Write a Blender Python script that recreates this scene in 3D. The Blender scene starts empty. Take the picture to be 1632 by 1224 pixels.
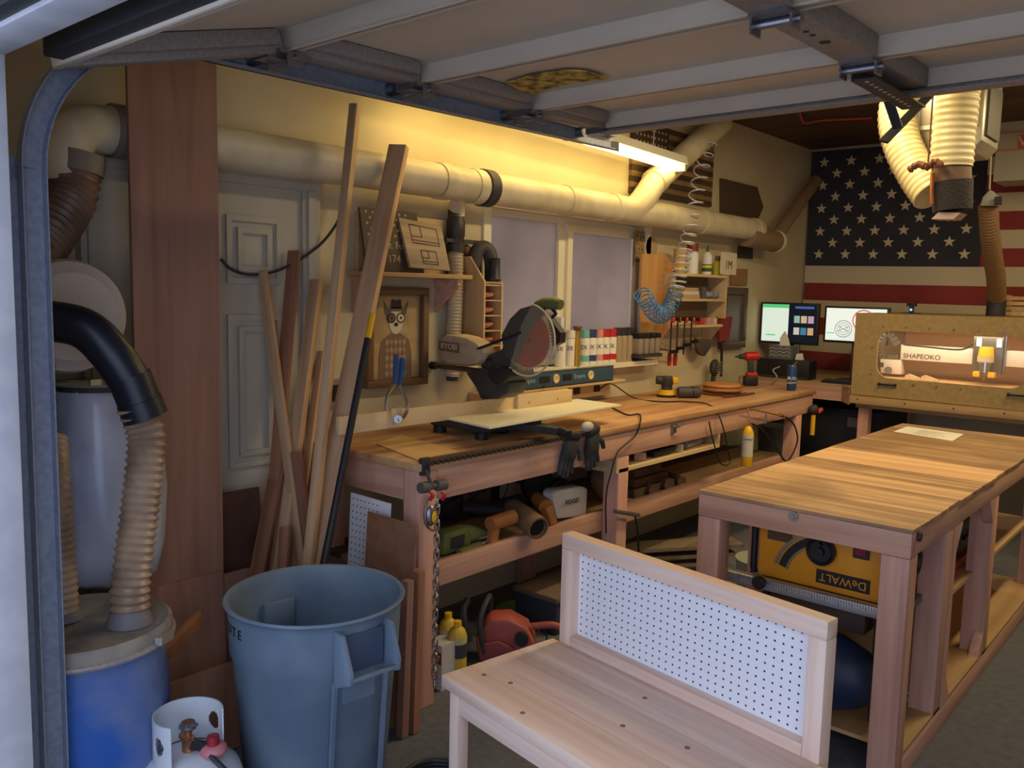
import bpy, bmesh, math, random
from mathutils import Vector as V, Matrix
random.seed(7)
C = bpy.context.scene.collection
SC = bpy.context.scene
PI = math.pi
# ---------------------------------------------------------------- camera
CAMH = 1.62; F = 1360.0; yaw, pitch, roll = .714288, .109751, -.023178
fwd = V((-math.sin(yaw)*math.cos(pitch), math.cos(yaw)*math.cos(pitch), -math.sin(pitch)))
rgt = V((math.cos(yaw), math.sin(yaw), 0)); dwn = fwd.cross(rgt)
r2 = rgt*math.cos(roll)+dwn*math.sin(roll); d2 = -rgt*math.sin(roll)+dwn*math.cos(roll)
cd = bpy.data.cameras.new('camera'); cam = bpy.data.objects.new('camera', cd); C.objects.link(cam)
cd.sensor_fit = 'HORIZONTAL'; cd.sensor_width = 36; cd.lens = F/1632*36; cd.clip_start = .05
cam.matrix_world = Matrix.Translation((0, 0, CAMH)) @ Matrix((r2, -d2, -fwd)).transposed().to_4x4()
SC.camera = cam
def at(px, py, **k):
    "photo pixel + one known coordinate -> point in metres"
    d = r2*((px-816)/F)+d2*((py-612)/F)+fwd
    (a, v), = k.items(); i = 'xyz'.index(a); o = V((0, 0, CAMH))
    return o+d*((v-o[i])/d[i])
# ---------------------------------------------------------------- light
w = bpy.data.worlds.new('world'); SC.world = w; w.use_nodes = True
bg = w.node_tree.nodes['Background']; bg.inputs[0].default_value = (.64, .74, 1.0, 1); bg.inputs[1].default_value = 1.9
SC.view_settings.view_transform = 'Standard'; SC.view_settings.look = 'None'
SC.view_settings.gamma = 1; SC.view_settings.use_curve_mapping = False; SC.view_settings.exposure = 0.08
WARM = (1.0, .77, .42)
def area(name, loc, sx, sy, power, col=WARM, rot=(0, 0, 0)):
    l = bpy.data.lights.new(name, 'AREA'); l.shape = 'RECTANGLE'; l.size = sx; l.size_y = sy; l.energy = power; l.color = col
    o = bpy.data.objects.new(name, l); o.location = loc; o.rotation_euler = rot; C.objects.link(o); return o
area('rear_light_lamp', (-.3, 5.0, 2.80), .15, 2.2, 36)
area('middle_fill_light', (-1.5, 3.9, 2.80), .15, 1.8, 34)  # added unseen fill light that brightens the bench tops
area('cnc_light_lamp', (-1.5, 6.16, 1.49), 1.0, .05, 5.0, (1.0, .82, .6), (.35, 0, 0))
# ---------------------------------------------------------------- materials
def L(c):
    c = c/255; return c/12.92 if c <= .04045 else ((c+.055)/1.055)**2.4
def col(r, g, b): return (L(r), L(g), L(b), 1)
MATS = {}
def base(name):
    m = bpy.data.materials.new(name); m.use_nodes = True; nt = m.node_tree
    return m, nt, nt.nodes['Principled BSDF']
def plain(name, c, rough=.55, metal=0, c2=None, sc=8, bump=.0, emit=0, alpha=1, trans=0, spec=.5, det=4, lo=.38, hi=.62):
    if name in MATS: return MATS[name]
    m, nt, b = base(name); c = col(*c); N = nt.nodes; K = nt.links
    b.inputs['Base Color'].default_value = c; b.inputs['Roughness'].default_value = rough; b.inputs['Metallic'].default_value = metal
    b.inputs['Specular IOR Level'].default_value = spec; b.inputs['Alpha'].default_value = alpha; b.inputs['Transmission Weight'].default_value = trans
    if emit: b.inputs['Emission Color'].default_value = c; b.inputs['Emission Strength'].default_value = emit
    tc = N.new('ShaderNodeTexCoord'); n = N.new('ShaderNodeTexNoise'); n.inputs['Scale'].default_value = sc; n.inputs['Detail'].default_value = det
    K.new(tc.outputs['Object'], n.inputs['Vector'])
    if c2:
        r = N.new('ShaderNodeValToRGB'); r.color_ramp.elements[0].position = lo; r.color_ramp.elements[1].position = hi
        r.color_ramp.elements[0].color = col(*c2); r.color_ramp.elements[1].color = c
        K.new(n.outputs[0], r.inputs[0]); K.new(r.outputs[0], b.inputs['Base Color'])
    if bump:
        bp = N.new('ShaderNodeBump'); bp.inputs['Strength'].default_value = bump; bp.inputs['Distance'].default_value = .01
        K.new(n.outputs[0], bp.inputs['Height']); K.new(bp.outputs[0], b.inputs['Normal'])
    MATS[name] = m; return m
def wood(name, c1, c2, axis='Z', sc=1.0, rough=.6, vary=.25, stain=None):
    if name in MATS: return MATS[name]
    m, nt, b = base(name); N = nt.nodes; K = nt.links
    tc = N.new('ShaderNodeTexCoord'); mp = N.new('ShaderNodeMapping'); oi = N.new('ShaderNodeObjectInfo')
    s = [22*sc]*3; s['XYZ'.index(axis)] = 1.3*sc; mp.inputs['Scale'].default_value = s
    K.new(tc.outputs['Object'], mp.inputs['Vector'])
    sh = N.new('ShaderNodeVectorMath'); sh.operation = 'ADD'; sm = N.new('ShaderNodeVectorMath'); sm.operation = 'SCALE'; sm.inputs['Scale'].default_value = 37
    cb = N.new('ShaderNodeCombineXYZ')
    for i in range(3): K.new(oi.outputs['Random'], cb.inputs[i])
    K.new(cb.outputs[0], sm.inputs[0]); K.new(mp.outputs[0], sh.inputs[0]); K.new(sm.outputs[0], sh.inputs[1])
    n = N.new('ShaderNodeTexNoise'); n.inputs['Scale'].default_value = 1; n.inputs['Detail'].default_value = 5; n.inputs['Distortion'].default_value = .6
    K.new(sh.outputs[0], n.inputs['Vector'])
    r = N.new('ShaderNodeValToRGB'); e = r.color_ramp.elements; e[0].position = .34; e[1].position = .66
    e[0].color = col(*c2); e[1].color = col(*c1); K.new(n.outputs[0], r.inputs[0])
    hs = N.new('ShaderNodeHueSaturation'); ma = N.new('ShaderNodeMath'); ma.operation = 'MULTIPLY_ADD'; ma.inputs[1].default_value = vary; ma.inputs[2].default_value = 1-vary/2
    K.new(oi.outputs['Random'], ma.inputs[0]); K.new(ma.outputs[0], hs.inputs['Value']); K.new(r.outputs[0], hs.inputs['Color'])
    out = hs.outputs[0]
    if stain:
        n2 = N.new('ShaderNodeTexNoise'); n2.inputs['Scale'].default_value = 2.6; n2.inputs['Detail'].default_value = 3; K.new(tc.outputs['Object'], n2.inputs['Vector'])
        r3 = N.new('ShaderNodeValToRGB'); r3.color_ramp.elements[0].position = .45; r3.color_ramp.elements[1].position = .6; K.new(n2.outputs[0], r3.inputs[0])
        mx = N.new('ShaderNodeMixRGB'); mx.inputs[2].default_value = col(*stain); mt = N.new('ShaderNodeMath'); mt.operation = 'MULTIPLY'; mt.inputs[1].default_value = .55
        K.new(r3.outputs[0], mt.inputs[0]); K.new(mt.outputs[0], mx.inputs[0]); K.new(out, mx.inputs[1]); out = mx.outputs[0]
    K.new(out, b.inputs['Base Color']); b.inputs['Roughness'].default_value = rough
    bp = N.new('ShaderNodeBump'); bp.inputs['Strength'].default_value = .12; bp.inputs['Distance'].default_value = .004
    K.new(n.outputs[0], bp.inputs['Height']); K.new(bp.outputs[0], b.inputs['Normal'])
    MATS[name] = m; return m
def seethru(name, c, opacity=.25, rough=.1):
    if name in MATS: return MATS[name]
    m = bpy.data.materials.new(name); m.use_nodes = True; nt = m.node_tree; N = nt.nodes; K = nt.links; N.clear()
    o = N.new('ShaderNodeOutputMaterial'); mx = N.new('ShaderNodeMixShader'); t = N.new('ShaderNodeBsdfTransparent'); p = N.new('ShaderNodeBsdfPrincipled')
    p.inputs['Base Color'].default_value = col(*c); p.inputs['Roughness'].default_value = rough; mx.inputs[0].default_value = opacity
    K.new(t.outputs[0], mx.inputs[1]); K.new(p.outputs[0], mx.inputs[2]); K.new(mx.outputs[0], o.inputs[0]); MATS[name] = m; return m
black = plain('black_plastic', (28, 28, 32), .5, bump=.05, sc=60)
dark = plain('dark_grey', (52, 52, 56), .6)
steel = plain('steel', (150, 150, 155), .35, .9)
chrome = plain('chrome', (200, 200, 205), .18, 1)
galv = plain('galvanised', (156, 150, 144), .5, .1, c2=(140, 134, 130), sc=90)
brass = plain('brass', (205, 165, 80), .3, .9)
pvc = plain('duct_plastic', (218, 208, 180), .45, c2=(196, 184, 152), sc=5)
hosem = plain('hose_clear_brown', (178, 152, 128), .35, c2=(140, 118, 98), sc=9)
hosed = plain('hose_dark_brown', (128, 104, 88), .4, c2=(96, 78, 68), sc=9)
white = plain('white_paint', (225, 226, 226), .5)
cream = plain('cream_paint', (222, 212, 184), .6)
doorw = plain('door_white', (186, 178, 160), .5)
red = plain('red_plastic', (190, 36, 30), .4)
yellow = plain('tool_yellow', (236, 180, 30), .4)
orange = plain('tool_orange', (220, 110, 30), .45)
green = plain('tool_green', (130, 150, 60), .5)
blue = plain('tool_blue', (40, 76, 120), .45)
fir = wood('fir', (218, 172, 146), (190, 142, 120), 'Y'); firx = wood('fir_x', (218, 172, 146), (190, 142, 120), 'X'); firz = wood('fir_z', (222, 174, 152), (194, 144, 126), 'Z')
topy = wood('bench_top_y', (204, 160, 116), (160, 112, 78), 'Y', .7, stain=(214, 176, 120))
pine = wood('pine_x', (244, 218, 198), (226, 190, 170), 'X', 1.0, vary=.04); pinez = wood('pine_z', (244, 218, 198), (226, 190, 170), 'Z', 1.0, vary=.04); piney = wood('pine_y', (244, 218, 198), (226, 190, 170), 'Y', 1.0, vary=.04)
ply = wood('plywood', (206, 172, 122), (182, 144, 96), 'Z', .6); plyy = wood('plywood_y', (206, 172, 122), (182, 144, 96), 'Y', .6); plyx = wood('plywood_x', (206, 172, 122), (182, 144, 96), 'X', .6)
stickm = wood('stick_wood', (216, 178, 136), (190, 148, 108), 'Z', 1.2)
stickd = wood('stick_brown', (160, 112, 82), (128, 84, 60), 'Z', 1.2)
mahog = wood('mahogany_ply', (160, 120, 102), (138, 100, 84), 'Z', .8, vary=.1)
mdf = plain('mdf', (172, 146, 96), .7, c2=(160, 134, 86), sc=30)
hardb = plain('hardboard', (150, 108, 78), .6, c2=(138, 96, 70), sc=20)
darkply = plain('dark_ply', (120, 92, 70), .7, c2=(96, 72, 56), sc=4)  # darker brown, blotchy plywood
paper = plain('paper', (232, 228, 214), .7)
inkm = plain('ink', (36, 32, 34), .6)
# ---------------------------------------------------------------- mesh builder
class MB:
    def __init__(s): s.v = []; s.f = []
    def add(s, vs, fs):
        n = len(s.v); s.v += [tuple(p) for p in vs]; s.f += [tuple(i+n for i in f) for f in fs]; return s
    def box(s, x0, x1, y0, y1, z0, z1):
        x0, x1 = sorted((x0, x1)); y0, y1 = sorted((y0, y1)); z0, z1 = sorted((z0, z1))
        return s.add([(x, y, z) for x in (x0, x1) for y in (y0, y1) for z in (z0, z1)],
                     [(0, 1, 3, 2), (4, 6, 7, 5), (0, 4, 5, 1), (2, 3, 7, 6), (0, 2, 6, 4), (1, 5, 7, 3)])
    def fx(s, xa, xb, y0, y1, z0, z1, t):   # rectangular frame in a plane of constant x
        s.box(xa, xb, y0, y1, z0, z0+t); s.box(xa, xb, y0, y1, z1-t, z1); s.box(xa, xb, y0, y0+t, z0+t, z1-t); return s.box(xa, xb, y1-t, y1, z0+t, z1-t)
    def fy(s, ya, yb, x0, x1, z0, z1, t):   # the same in a plane of constant y
        s.box(x0, x1, ya, yb, z0, z0+t); s.box(x0, x1, ya, yb, z1-t, z1); s.box(x0, x0+t, ya, yb, z0+t, z1-t); return s.box(x1-t, x1, ya, yb, z0+t, z1-t)
    def bar(s, p, q, w, h, up=(0, 0, 1), w2=None, h2=None):
        p, q, up = V(p), V(q), V(up); d = (q-p).normalized(); sd = d.cross(up)
        if sd.length < 1e-4: sd = d.cross(V((1, 0, 0)))
        sd.normalize(); u = sd.cross(d); w2 = w2 or w; h2 = h2 or h; vs = []
        for c, a, b in ((p, w/2, h/2), (q, w2/2, h2/2)): vs += [c-sd*a-u*b, c+sd*a-u*b, c+sd*a+u*b, c-sd*a+u*b]
        return s.add(vs, [(3, 2, 1, 0), (4, 5, 6, 7), (0, 1, 5, 4), (1, 2, 6, 5), (2, 3, 7, 6), (3, 0, 4, 7)])
    def tube(s, pts, r, n=8, cap=True):
        pts = [V(p) for p in pts]; rs = r if isinstance(r, (list, tuple)) else [r]*len(pts); vs = []; fs = []
        u = None
        for i, p in enumerate(pts):
            d = (pts[min(i+1, len(pts)-1)]-pts[max(i-1, 0)]).normalized()
            if u is None:
                u = d.cross(V((0, 0, 1)));
                if u.length < .05: u = d.cross(V((1, 0, 0)))
            u = (u-d*u.dot(d)).normalized(); w_ = d.cross(u)
            vs += [p+(u*math.cos(2*PI*k/n)+w_*math.sin(2*PI*k/n))*rs[i] for k in range(n)]
        for i in range(len(pts)-1):
            for k in range(n): fs.append((i*n+k, i*n+(k+1) % n, (i+1)*n+(k+1) % n, (i+1)*n+k))
        if cap: fs += [tuple(range(n))[::-1], tuple((len(pts)-1)*n+k for k in range(n))]
        return s.add(vs, fs)
    def cyl(s, p, q, r, rb=None, n=20): return s.tube([p, q], [r, r if rb is None else rb], n)
    def lathe(s, c, prof, ax=(0, 0, 1), n=28):
        c, ax = V(c), V(ax).normalized(); u = ax.cross(V((0, 1, 0)))
        if u.length < .05: u = ax.cross(V((1, 0, 0)))
        u.normalize(); w_ = ax.cross(u); vs = []; fs = []
        for r, z in prof: vs += [c+ax*z+(u*math.cos(2*PI*k/n)+w_*math.sin(2*PI*k/n))*max(r, 1e-4) for k in range(n)]
        for i in range(len(prof)-1):
            for k in range(n): fs.append((i*n+k, i*n+(k+1) % n, (i+1)*n+(k+1) % n, (i+1)*n+k))
        return s.add(vs, fs)
    def prism(s, pts, off):
        n = len(pts); off = V(off); a = [V(p) for p in pts]
        return s.add(a+[p+off for p in a], [tuple(range(n))[::-1], tuple(range(n, 2*n))]+[(i, (i+1) % n, n+(i+1) % n, n+i) for i in range(n)])
    def ell(s, c, rx, ry, rz, n=14):
        prof = [(math.sin(PI*i/(n//2+2)), -math.cos(PI*i/(n//2+2))) for i in range(n//2+3)]; k = len(s.v); s.lathe((0, 0, 0), prof, n=n)
        for i in range(k, len(s.v)): x, y, z = s.v[i]; s.v[i] = (c[0]+x*rx, c[1]+y*ry, c[2]+z*rz)
        return s
    def torus(s, c, R, r, ax=(0, 0, 1), n=28, m=8, a0=0, a1=2*PI):
        c, ax = V(c), V(ax).normalized(); u = ax.cross(V((0, 1, 0)))
        if u.length < .05: u = ax.cross(V((1, 0, 0)))
        u.normalize(); w_ = ax.cross(u); pts = [c+(u*math.cos(a0+(a1-a0)*k/n)+w_*math.sin(a0+(a1-a0)*k/n))*R for k in range(n+1)]
        return s.tube(pts, r, m)
    def move(s, M, k=0):
        for i in range(k, len(s.v)): s.v[i] = tuple(M @ V(s.v[i]))
        return s
def mesh_of(mb, name, mat, bev=0, ang=35):
    me = bpy.data.meshes.new(name); me.from_pydata(mb.v, [], mb.f)
    bm = bmesh.new(); bm.from_mesh(me); bmesh.ops.recalc_face_normals(bm, faces=bm.faces)
    if bev: bmesh.ops.bevel(bm, geom=[e for e in bm.edges if e.is_manifold and e.calc_face_angle(0) > .7], offset=bev, segments=2, affect='EDGES', profile=.5)
    bm.to_mesh(me); bm.free(); me.materials.append(mat)
    me.shade_smooth(); me.set_sharp_from_angle(angle=math.radians(ang)); return me
def link(name, me, parent=None):
    o = bpy.data.objects.new(name, me); C.objects.link(o); o.parent = parent; return o
def props(o, label, cat, group=None, kind=None):
    if label: o['label'] = label
    if cat: o['category'] = cat
    if group: o['group'] = group
    if kind: o['kind'] = kind
    return o
class T:
    "a thing: an Empty with parts; parts are built in metres of the room"
    def __init__(s, name, label, cat, loc, group=None, kind=None):
        s.o = bpy.data.objects.new(name, None); C.objects.link(s.o); s.o.location = loc; s.o.empty_display_size = .1; props(s.o, label, cat, group, kind)
        s.L = V(loc)
    def p(s, name, mb, mat, parent=None, label=None, stuff=False, bev=0, ang=35):
        o = link(name, mesh_of(mb, name, mat, bev, ang), parent or s.o)
        if not parent: o.location = -s.L
        if label: o['label'] = label
        if stuff: o['kind'] = 'stuff'
        return o
    def text(s, name, string, mat, o, u, v, size, parent=None, ext=.0008, align='CENTER', label=None):
        me = text_mesh(string, size, mat, ext, align); u = V(u).normalized(); v = V(v); v = (v-u*v.dot(u)).normalized(); n = u.cross(v)
        me.transform(Matrix((u, v, n)).transposed().to_4x4()); me.transform(Matrix.Translation(V(o)))
        ob = link(name, me, parent or s.o)
        if not parent: ob.location = -s.L
        return ob
def text_mesh(string, size, mat, ext=.0008, align='CENTER'):
    cu = bpy.data.curves.new('t', 'FONT'); cu.body = string; cu.size = size; cu.extrude = ext; cu.align_x = align; cu.align_y = 'CENTER'; cu.resolution_u = 3
    o = bpy.data.objects.new('t', cu); C.objects.link(o); dg = bpy.context.evaluated_depsgraph_get(); dg.update()
    me = bpy.data.meshes.new_from_object(o.evaluated_get(dg)); bpy.data.objects.remove(o); me.materials.clear(); me.materials.append(mat); return me
def solo(name, label, cat, mb, mat, group=None, kind=None, bev=0, ang=35):
    xs, ys, zs = zip(*mb.v); l = V(((min(xs)+max(xs))/2, (min(ys)+max(ys))/2, min(zs)))
    mb.move(Matrix.Translation(-l)); o = link(name, mesh_of(mb, name, mat, bev, ang)); o.location = l
    return props(o, label, cat, group, kind)
def struct(name, mb, mat, parent=None, bev=0):
    o = link(name, mesh_of(mb, name, mat, bev), parent)
    if not parent: o['kind'] = 'structure'
    return o
def dup(o, delta=(0, 0, 0), label=None, parent=None):
    c = o.copy(); C.objects.link(c)
    if parent: c.parent = parent
    else: c.location = o.location+V(delta)
    if label: c['label'] = label
    for ch in list(o.children): dup(ch, parent=c)
    return c
def crv(pts, k=8):
    pts = [V(p) for p in pts]; P = [pts[0]*2-pts[1]]+pts+[pts[-1]*2-pts[-2]]; out = []
    for i in range(1, len(P)-2):
        a, b, c, d = P[i-1:i+3]
        for j in range(k):
            t = j/k; out.append(.5*((2*b)+(c-a)*t+(2*a-5*b+4*c-d)*t*t+(3*b-a-3*c+d)*t**3))
    return out+[pts[-1]]
def resample(pts, step):
    out = [pts[0]]; acc = 0
    for a, b in zip(pts, pts[1:]):
        l = (b-a).length; t = step-acc
        while t <= l: out.append(a+(b-a)*(t/l)); t += step
        acc = (acc+l) % step if l else acc
    return out
def hose(mb, pts, r, pitch=.022, depth=.10, n=18):
    q = resample(crv(pts, 14), pitch/4); return mb.tube(q, [r*(1+depth*(1, .3, -.2, .3)[i % 4]) for i in range(len(q))], n)
def cable(mb, pts, r=.004, k=6, n=6): return mb.tube(crv(pts, k), r, n)
def rrect(x0, x1, z0, z1, r, n=6):
    out = []
    for cx, cz, a in ((x1-r, z1-r, 0), (x0+r, z1-r, PI/2), (x0+r, z0+r, PI), (x1-r, z0+r, 1.5*PI)):
        out += [(cx+r*math.cos(a+PI/2*i/n), cz+r*math.sin(a+PI/2*i/n)) for i in range(n+1)]
    return out
# ================================================================ SETTING
WX = -3.0; WY = 7.3; FY = .70
wallm = plain('wall_paint', (206, 194, 160), .75, c2=(196, 182, 148), sc=2.2, bump=.04)
wallb = plain('wall_back_paint', (196, 184, 156), .75, c2=(184, 172, 146), sc=2)
conc = plain('concrete', (104, 108, 116), .7, c2=(86, 90, 98), sc=26, bump=.3, det=9, lo=.3, hi=.7)
ceilm = wood('ceiling_wood', (92, 66, 50), (60, 42, 34), 'X', .5)
def panel(x0, x1, y0, y1, z0, z1): return MB().box(x0, x1, y0, y1, z0, z1)
struct('floor', panel(-3.2, 2.2, -4.0, 7.5, -.1, 0), conc)
W0, W1, WZ0, WZ1 = 3.25, 4.72, 1.195, 2.04      # window opening
m = MB()
m.box(-3.12, WX, .55, W0, 0, 3); m.box(-3.12, WX, W1, 7.42, 0, 3); m.box(-3.12, WX, W0, W1, 0, WZ0); m.box(-3.12, WX, W0, W1, WZ1, 3)
struct('wall_left', m, wallm)
struct('wall_back', panel(-3.0, 2.1, WY, 7.42, 0, 3), wallb)
struct('wall_right', panel(2.0, 2.12, .55, WY, 0, 3), wallm)
struct('ceiling', panel(-3.0, 2.0, .70, 7.3, 2.87, 3.0), ceilm)
m = MB(); m.box(-3.0, -2.09, .58, FY, 0, 3); m.box(-2.09, 1.1, .58, FY, 2.16, 3); m.box(1.1, 2.0, .58, FY, 0, 3)
struct('wall_front', m, wallm)
jambm = plain('jamb_white', (205, 208, 214), .6, c2=(190, 194, 202), sc=12)
struct('trim_1', MB().box(-2.09, -2.05, .62, .70, 0, 2.16), jambm, bev=.003)
struct('trim_2', MB().box(-2.05, 1.1, .62, .70, 2.09, 2.16), jambm, bev=.003)
struct('trim_3', MB().box(-2.07, -2.055, .585, .62, 0, 2.13), black)
struct('trim_4', MB().box(-2.05, 1.1, .585, .62, 2.10, 2.13), black)
struct('trim_5', MB().box(-2.2, 1.3, .50, .58, 2.12, 2.34), jambm)
# ---- window
g = bpy.data.objects.new('window_1', None); C.objects.link(g); g['kind'] = 'structure'; g.location = (WX, (W0+W1)/2, WZ0)
def wp(name, mb, mat): o = link(name, mesh_of(mb, name, mat), g); o.location = -g.location; return o
vin = plain('vinyl_frame', (232, 224, 196), .45)
m = MB()
m.box(-3.0, -2.985, W0-.05, W0+.005, WZ0, WZ1); m.box(-3.0, -2.985, W1-.005, W1+.06, WZ0, WZ1); m.box(-3.0, -2.985, W0-.05, W1+.06, WZ1, WZ1+.06)
wp('window_casing', m, vin)
wp('window_sill', MB().box(-3.06, -2.90, W0-.05, W1+.06, WZ0-.03, WZ0), vin)
m = MB(); ym = 3.93
m.fx(-3.10, -3.05, W0, W1, WZ0, WZ1, .035); m.box(-3.099, -3.051, ym-.03, ym+.03, WZ0+.035, WZ1-.035); wp('window_frame', m, vin)
m = MB(); m.fx(-3.055, -3.03, ym+.031, W1-.036, WZ0+.036, WZ1-.036, .045); wp('sliding_sash', m, vin)
def frosted():
    m, nt, b = base('frosted_glass'); N = nt.nodes; K = nt.links; N.clear()
    o = N.new('ShaderNodeOutputMaterial'); t = N.new('ShaderNodeBsdfTranslucent'); g_ = N.new('ShaderNodeBsdfGlossy'); mx = N.new('ShaderNodeMixShader'); mx.inputs[0].default_value = .06
    tc = N.new('ShaderNodeTexCoord'); n = N.new('ShaderNodeTexNoise'); n.inputs['Scale'].default_value = 1.6; n.inputs['Detail'].default_value = 3; r = N.new('ShaderNodeValToRGB')
    r.color_ramp.elements[0].position = .3; r.color_ramp.elements[1].position = .7; r.color_ramp.elements[0].color = col(160, 144, 132); r.color_ramp.elements[1].color = col(184, 166, 150)
    K.new(tc.outputs['Object'], n.inputs['Vector']); K.new(n.outputs[0], r.inputs[0]); K.new(r.outputs[0], t.inputs[0]); g_.inputs['Roughness'].default_value = .25
    K.new(t.outputs[0], mx.inputs[1]); K.new(g_.outputs[0], mx.inputs[2]); K.new(mx.outputs[0], o.inputs[0]); return m
fr = frosted()
wp('pane', MB().box(-3.078, -3.072, W0+.03, ym-.03, WZ0+.03, WZ1-.03), fr)
wp('pane', MB().box(-3.045, -3.040, ym+.065, W1-.085, WZ0+.075, WZ1-.08), fr)
wp('window_latch', MB().box(-3.05, -3.02, ym-.028, ym+.0, 1.40, 1.47), white)
# ---- interior door in the left wall
D0, D1, DZ = 1.30, 2.09, 2.0
g = bpy.data.objects.new('door_1', None); C.objects.link(g); g['kind'] = 'structure'; g.location = (WX, (D0+D1)/2, 0)
wp('door_slab', MB().box(WX, WX+.03, D0, D1, .01, DZ), doorw)
cw = .085
for a, b_, c_, d_ in ((D0-cw, D0, 0, DZ), (D1, D1+cw, 0, DZ)):
    m = MB().box(WX, WX+.045, a, b_, c_, d_); m.box(WX+.045, WX+.058, a+.02, b_-.03, c_, d_); wp('door_casing', m, doorw)
m = MB().box(WX, WX+.045, D0-cw, D1+cw, DZ, DZ+cw); m.box(WX+.045, WX+.058, D0-cw, D1+cw, DZ+.03, DZ+cw-.02); wp('door_casing', m, doorw)
for a, b_ in ((D0+.10, D0+.34), (D1-.34, D1-.10)):
    for z0, z1 in ((1.62, 1.88), (.90, 1.50), (.18, .74)):
        m = MB()
        for k, (i0, h) in enumerate(((0, .042), (.045, .046))):
            i1 = i0+.022
            m.fx(WX+.028, WX+h, a+i0, b_-i0, z0+i0, z1-i0, i1-i0)
        wp('door_moulding', m, doorw)
# ================================================================ GARAGE DOOR AND TRACK
gd = T('garage_door', 'open white sectional overhead door with grey steel stiles and seams', 'garage door', (-.88, 1.9, 2.2))
doorm = plain('door_inside', (226, 212, 190), .6, c2=(216, 202, 180), sc=3)
dlip = plain('door_lip', (150, 156, 176), .5, .1)
YS = [(.80, 2.135), (1.395, 2.292), (1.90, 2.302), (2.45, 2.312), (2.91, 2.32)]
X0, X1 = -2.10, .34
for i in range(4):
    (ya, za), (yb, zb) = YS[i], YS[i+1]; ya += .004; yb -= .004
    A, B = V((0, ya, za)), V((0, yb, zb)); d = (B-A).normalized(); n = V((0, d.z, -d.y))   # n points down
    def pt(x, t, h): q = A+d*t+n*h; return V((x, q.y, q.z))
    Ln = (B-A).length
    sec = gd.p('door_section', MB().add([pt(x, t, h) for x in (X0, X1) for t in (0, Ln) for h in (-.02, -.012)], [(0, 1, 3, 2), (4, 6, 7, 5), (0, 4, 5, 1), (2, 3, 7, 6), (0, 2, 6, 4), (1, 5, 7, 3)]), doorm)
    def pbox(m, x0, x1, t0, t1, h0, h1):
        return m.add([pt(x, t, h) for x in (x0, x1) for t in (t0, t1) for h in (h0, h1)], [(0, 1, 3, 2), (4, 6, 7, 5), (0, 4, 5, 1), (2, 3, 7, 6), (0, 2, 6, 4), (1, 5, 7, 3)])
    m = MB(); pbox(m, X0, X1, 0, .006, -.02, .045); pbox(m, X0, X1, Ln-.006, Ln, -.02, .045); pbox(m, X0, X1, .0, .018, .041, .045); pbox(m, X0, X1, Ln-.018, Ln, .041, .045)
    gd.p('rail_lip', m, doorm, sec)
    m = MB(); pbox(m, X0, X0+.065, .02, Ln-.02, -.012, .048); pbox(m, X0+.045, X0+.10, .05, Ln-.05, -.01, .03); gd.p('end_stile', m, galv, sec, bev=.004)
    m = MB(); pbox(m, -.93, -.83, .02, Ln-.02, -.012, .05); gd.p('center_stile', m, galv, sec, bev=.006)
    for t in (.16, .20, .28) if i == 2 else ():
        m = MB(); m.cyl(pt(-.88, t, .0505), pt(-.88, t, .052), .007 if t < .25 else .014, n=14); gd.p('stile_hole', m, inkm, sec)
    if i == 2:
        c = pt(-1.30, .22, -.0095); pts = [at(x, y, z=c.z-.003) for x, y in ((806, 131), (845, 119), (905, 110), (935, 112), (972, 124), (915, 130), (870, 141), (848, 152), (832, 144))]
        gd.p('insulation_patch', MB().prism(pts, (0, 0, -.004)), plain('fibreglass', (222, 190, 92), .9, c2=(120, 96, 50), sc=26, bump=.6), sec, label='torn slit with yellow fibreglass showing')
    if i < 3:
        for xh in (-.88, -2.06):
            m = MB(); e = pt(xh, Ln, .055); m.box(xh-.045, xh+.045, e.y-.05, e.y+.05, e.z-.004, e.z+.004)
            m.cyl((xh-.06, e.y, e.z-.012), (xh+.06, e.y, e.z-.012), .010, n=10); m.box(xh-.05, xh-.045, e.y-.03, e.y+.02, e.z-.035, e.z); m.box(xh+.045, xh+.05, e.y-.03, e.y+.02, e.z-.035, e.z)
            gd.p('hinge', m, steel)
m = MB(); e = YS[0]; m.box(X0+.055, X1, .772, .835, 2.102, 2.155); gd.p('bottom_seal', m, plain('rubber', (22, 24, 30), .7), label='black rubber seal along the lower edge', bev=.006)
m = MB(); m.box(X0, X1, 2.905, 2.925, 2.252, 2.335); m.box(X0, X1, 2.865, 2.904, 2.252, 2.259); gd.p('top_strut', m, galv)
for x in (X0-.03,):
    for (y, z) in YS[1:]:
        m = MB(); m.cyl((x-.05, y-.03, z-.05), (x-.005, y-.03, z-.05), .022, n=16); m.cyl((x-.05, y-.03, z-.05), (x+.06, y-.03, z-.012), .005, n=8); m.box(x+.02, x+.09, y-.06, y+.0, z-.07, z-.045); gd.p('roller', m, steel)
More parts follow.
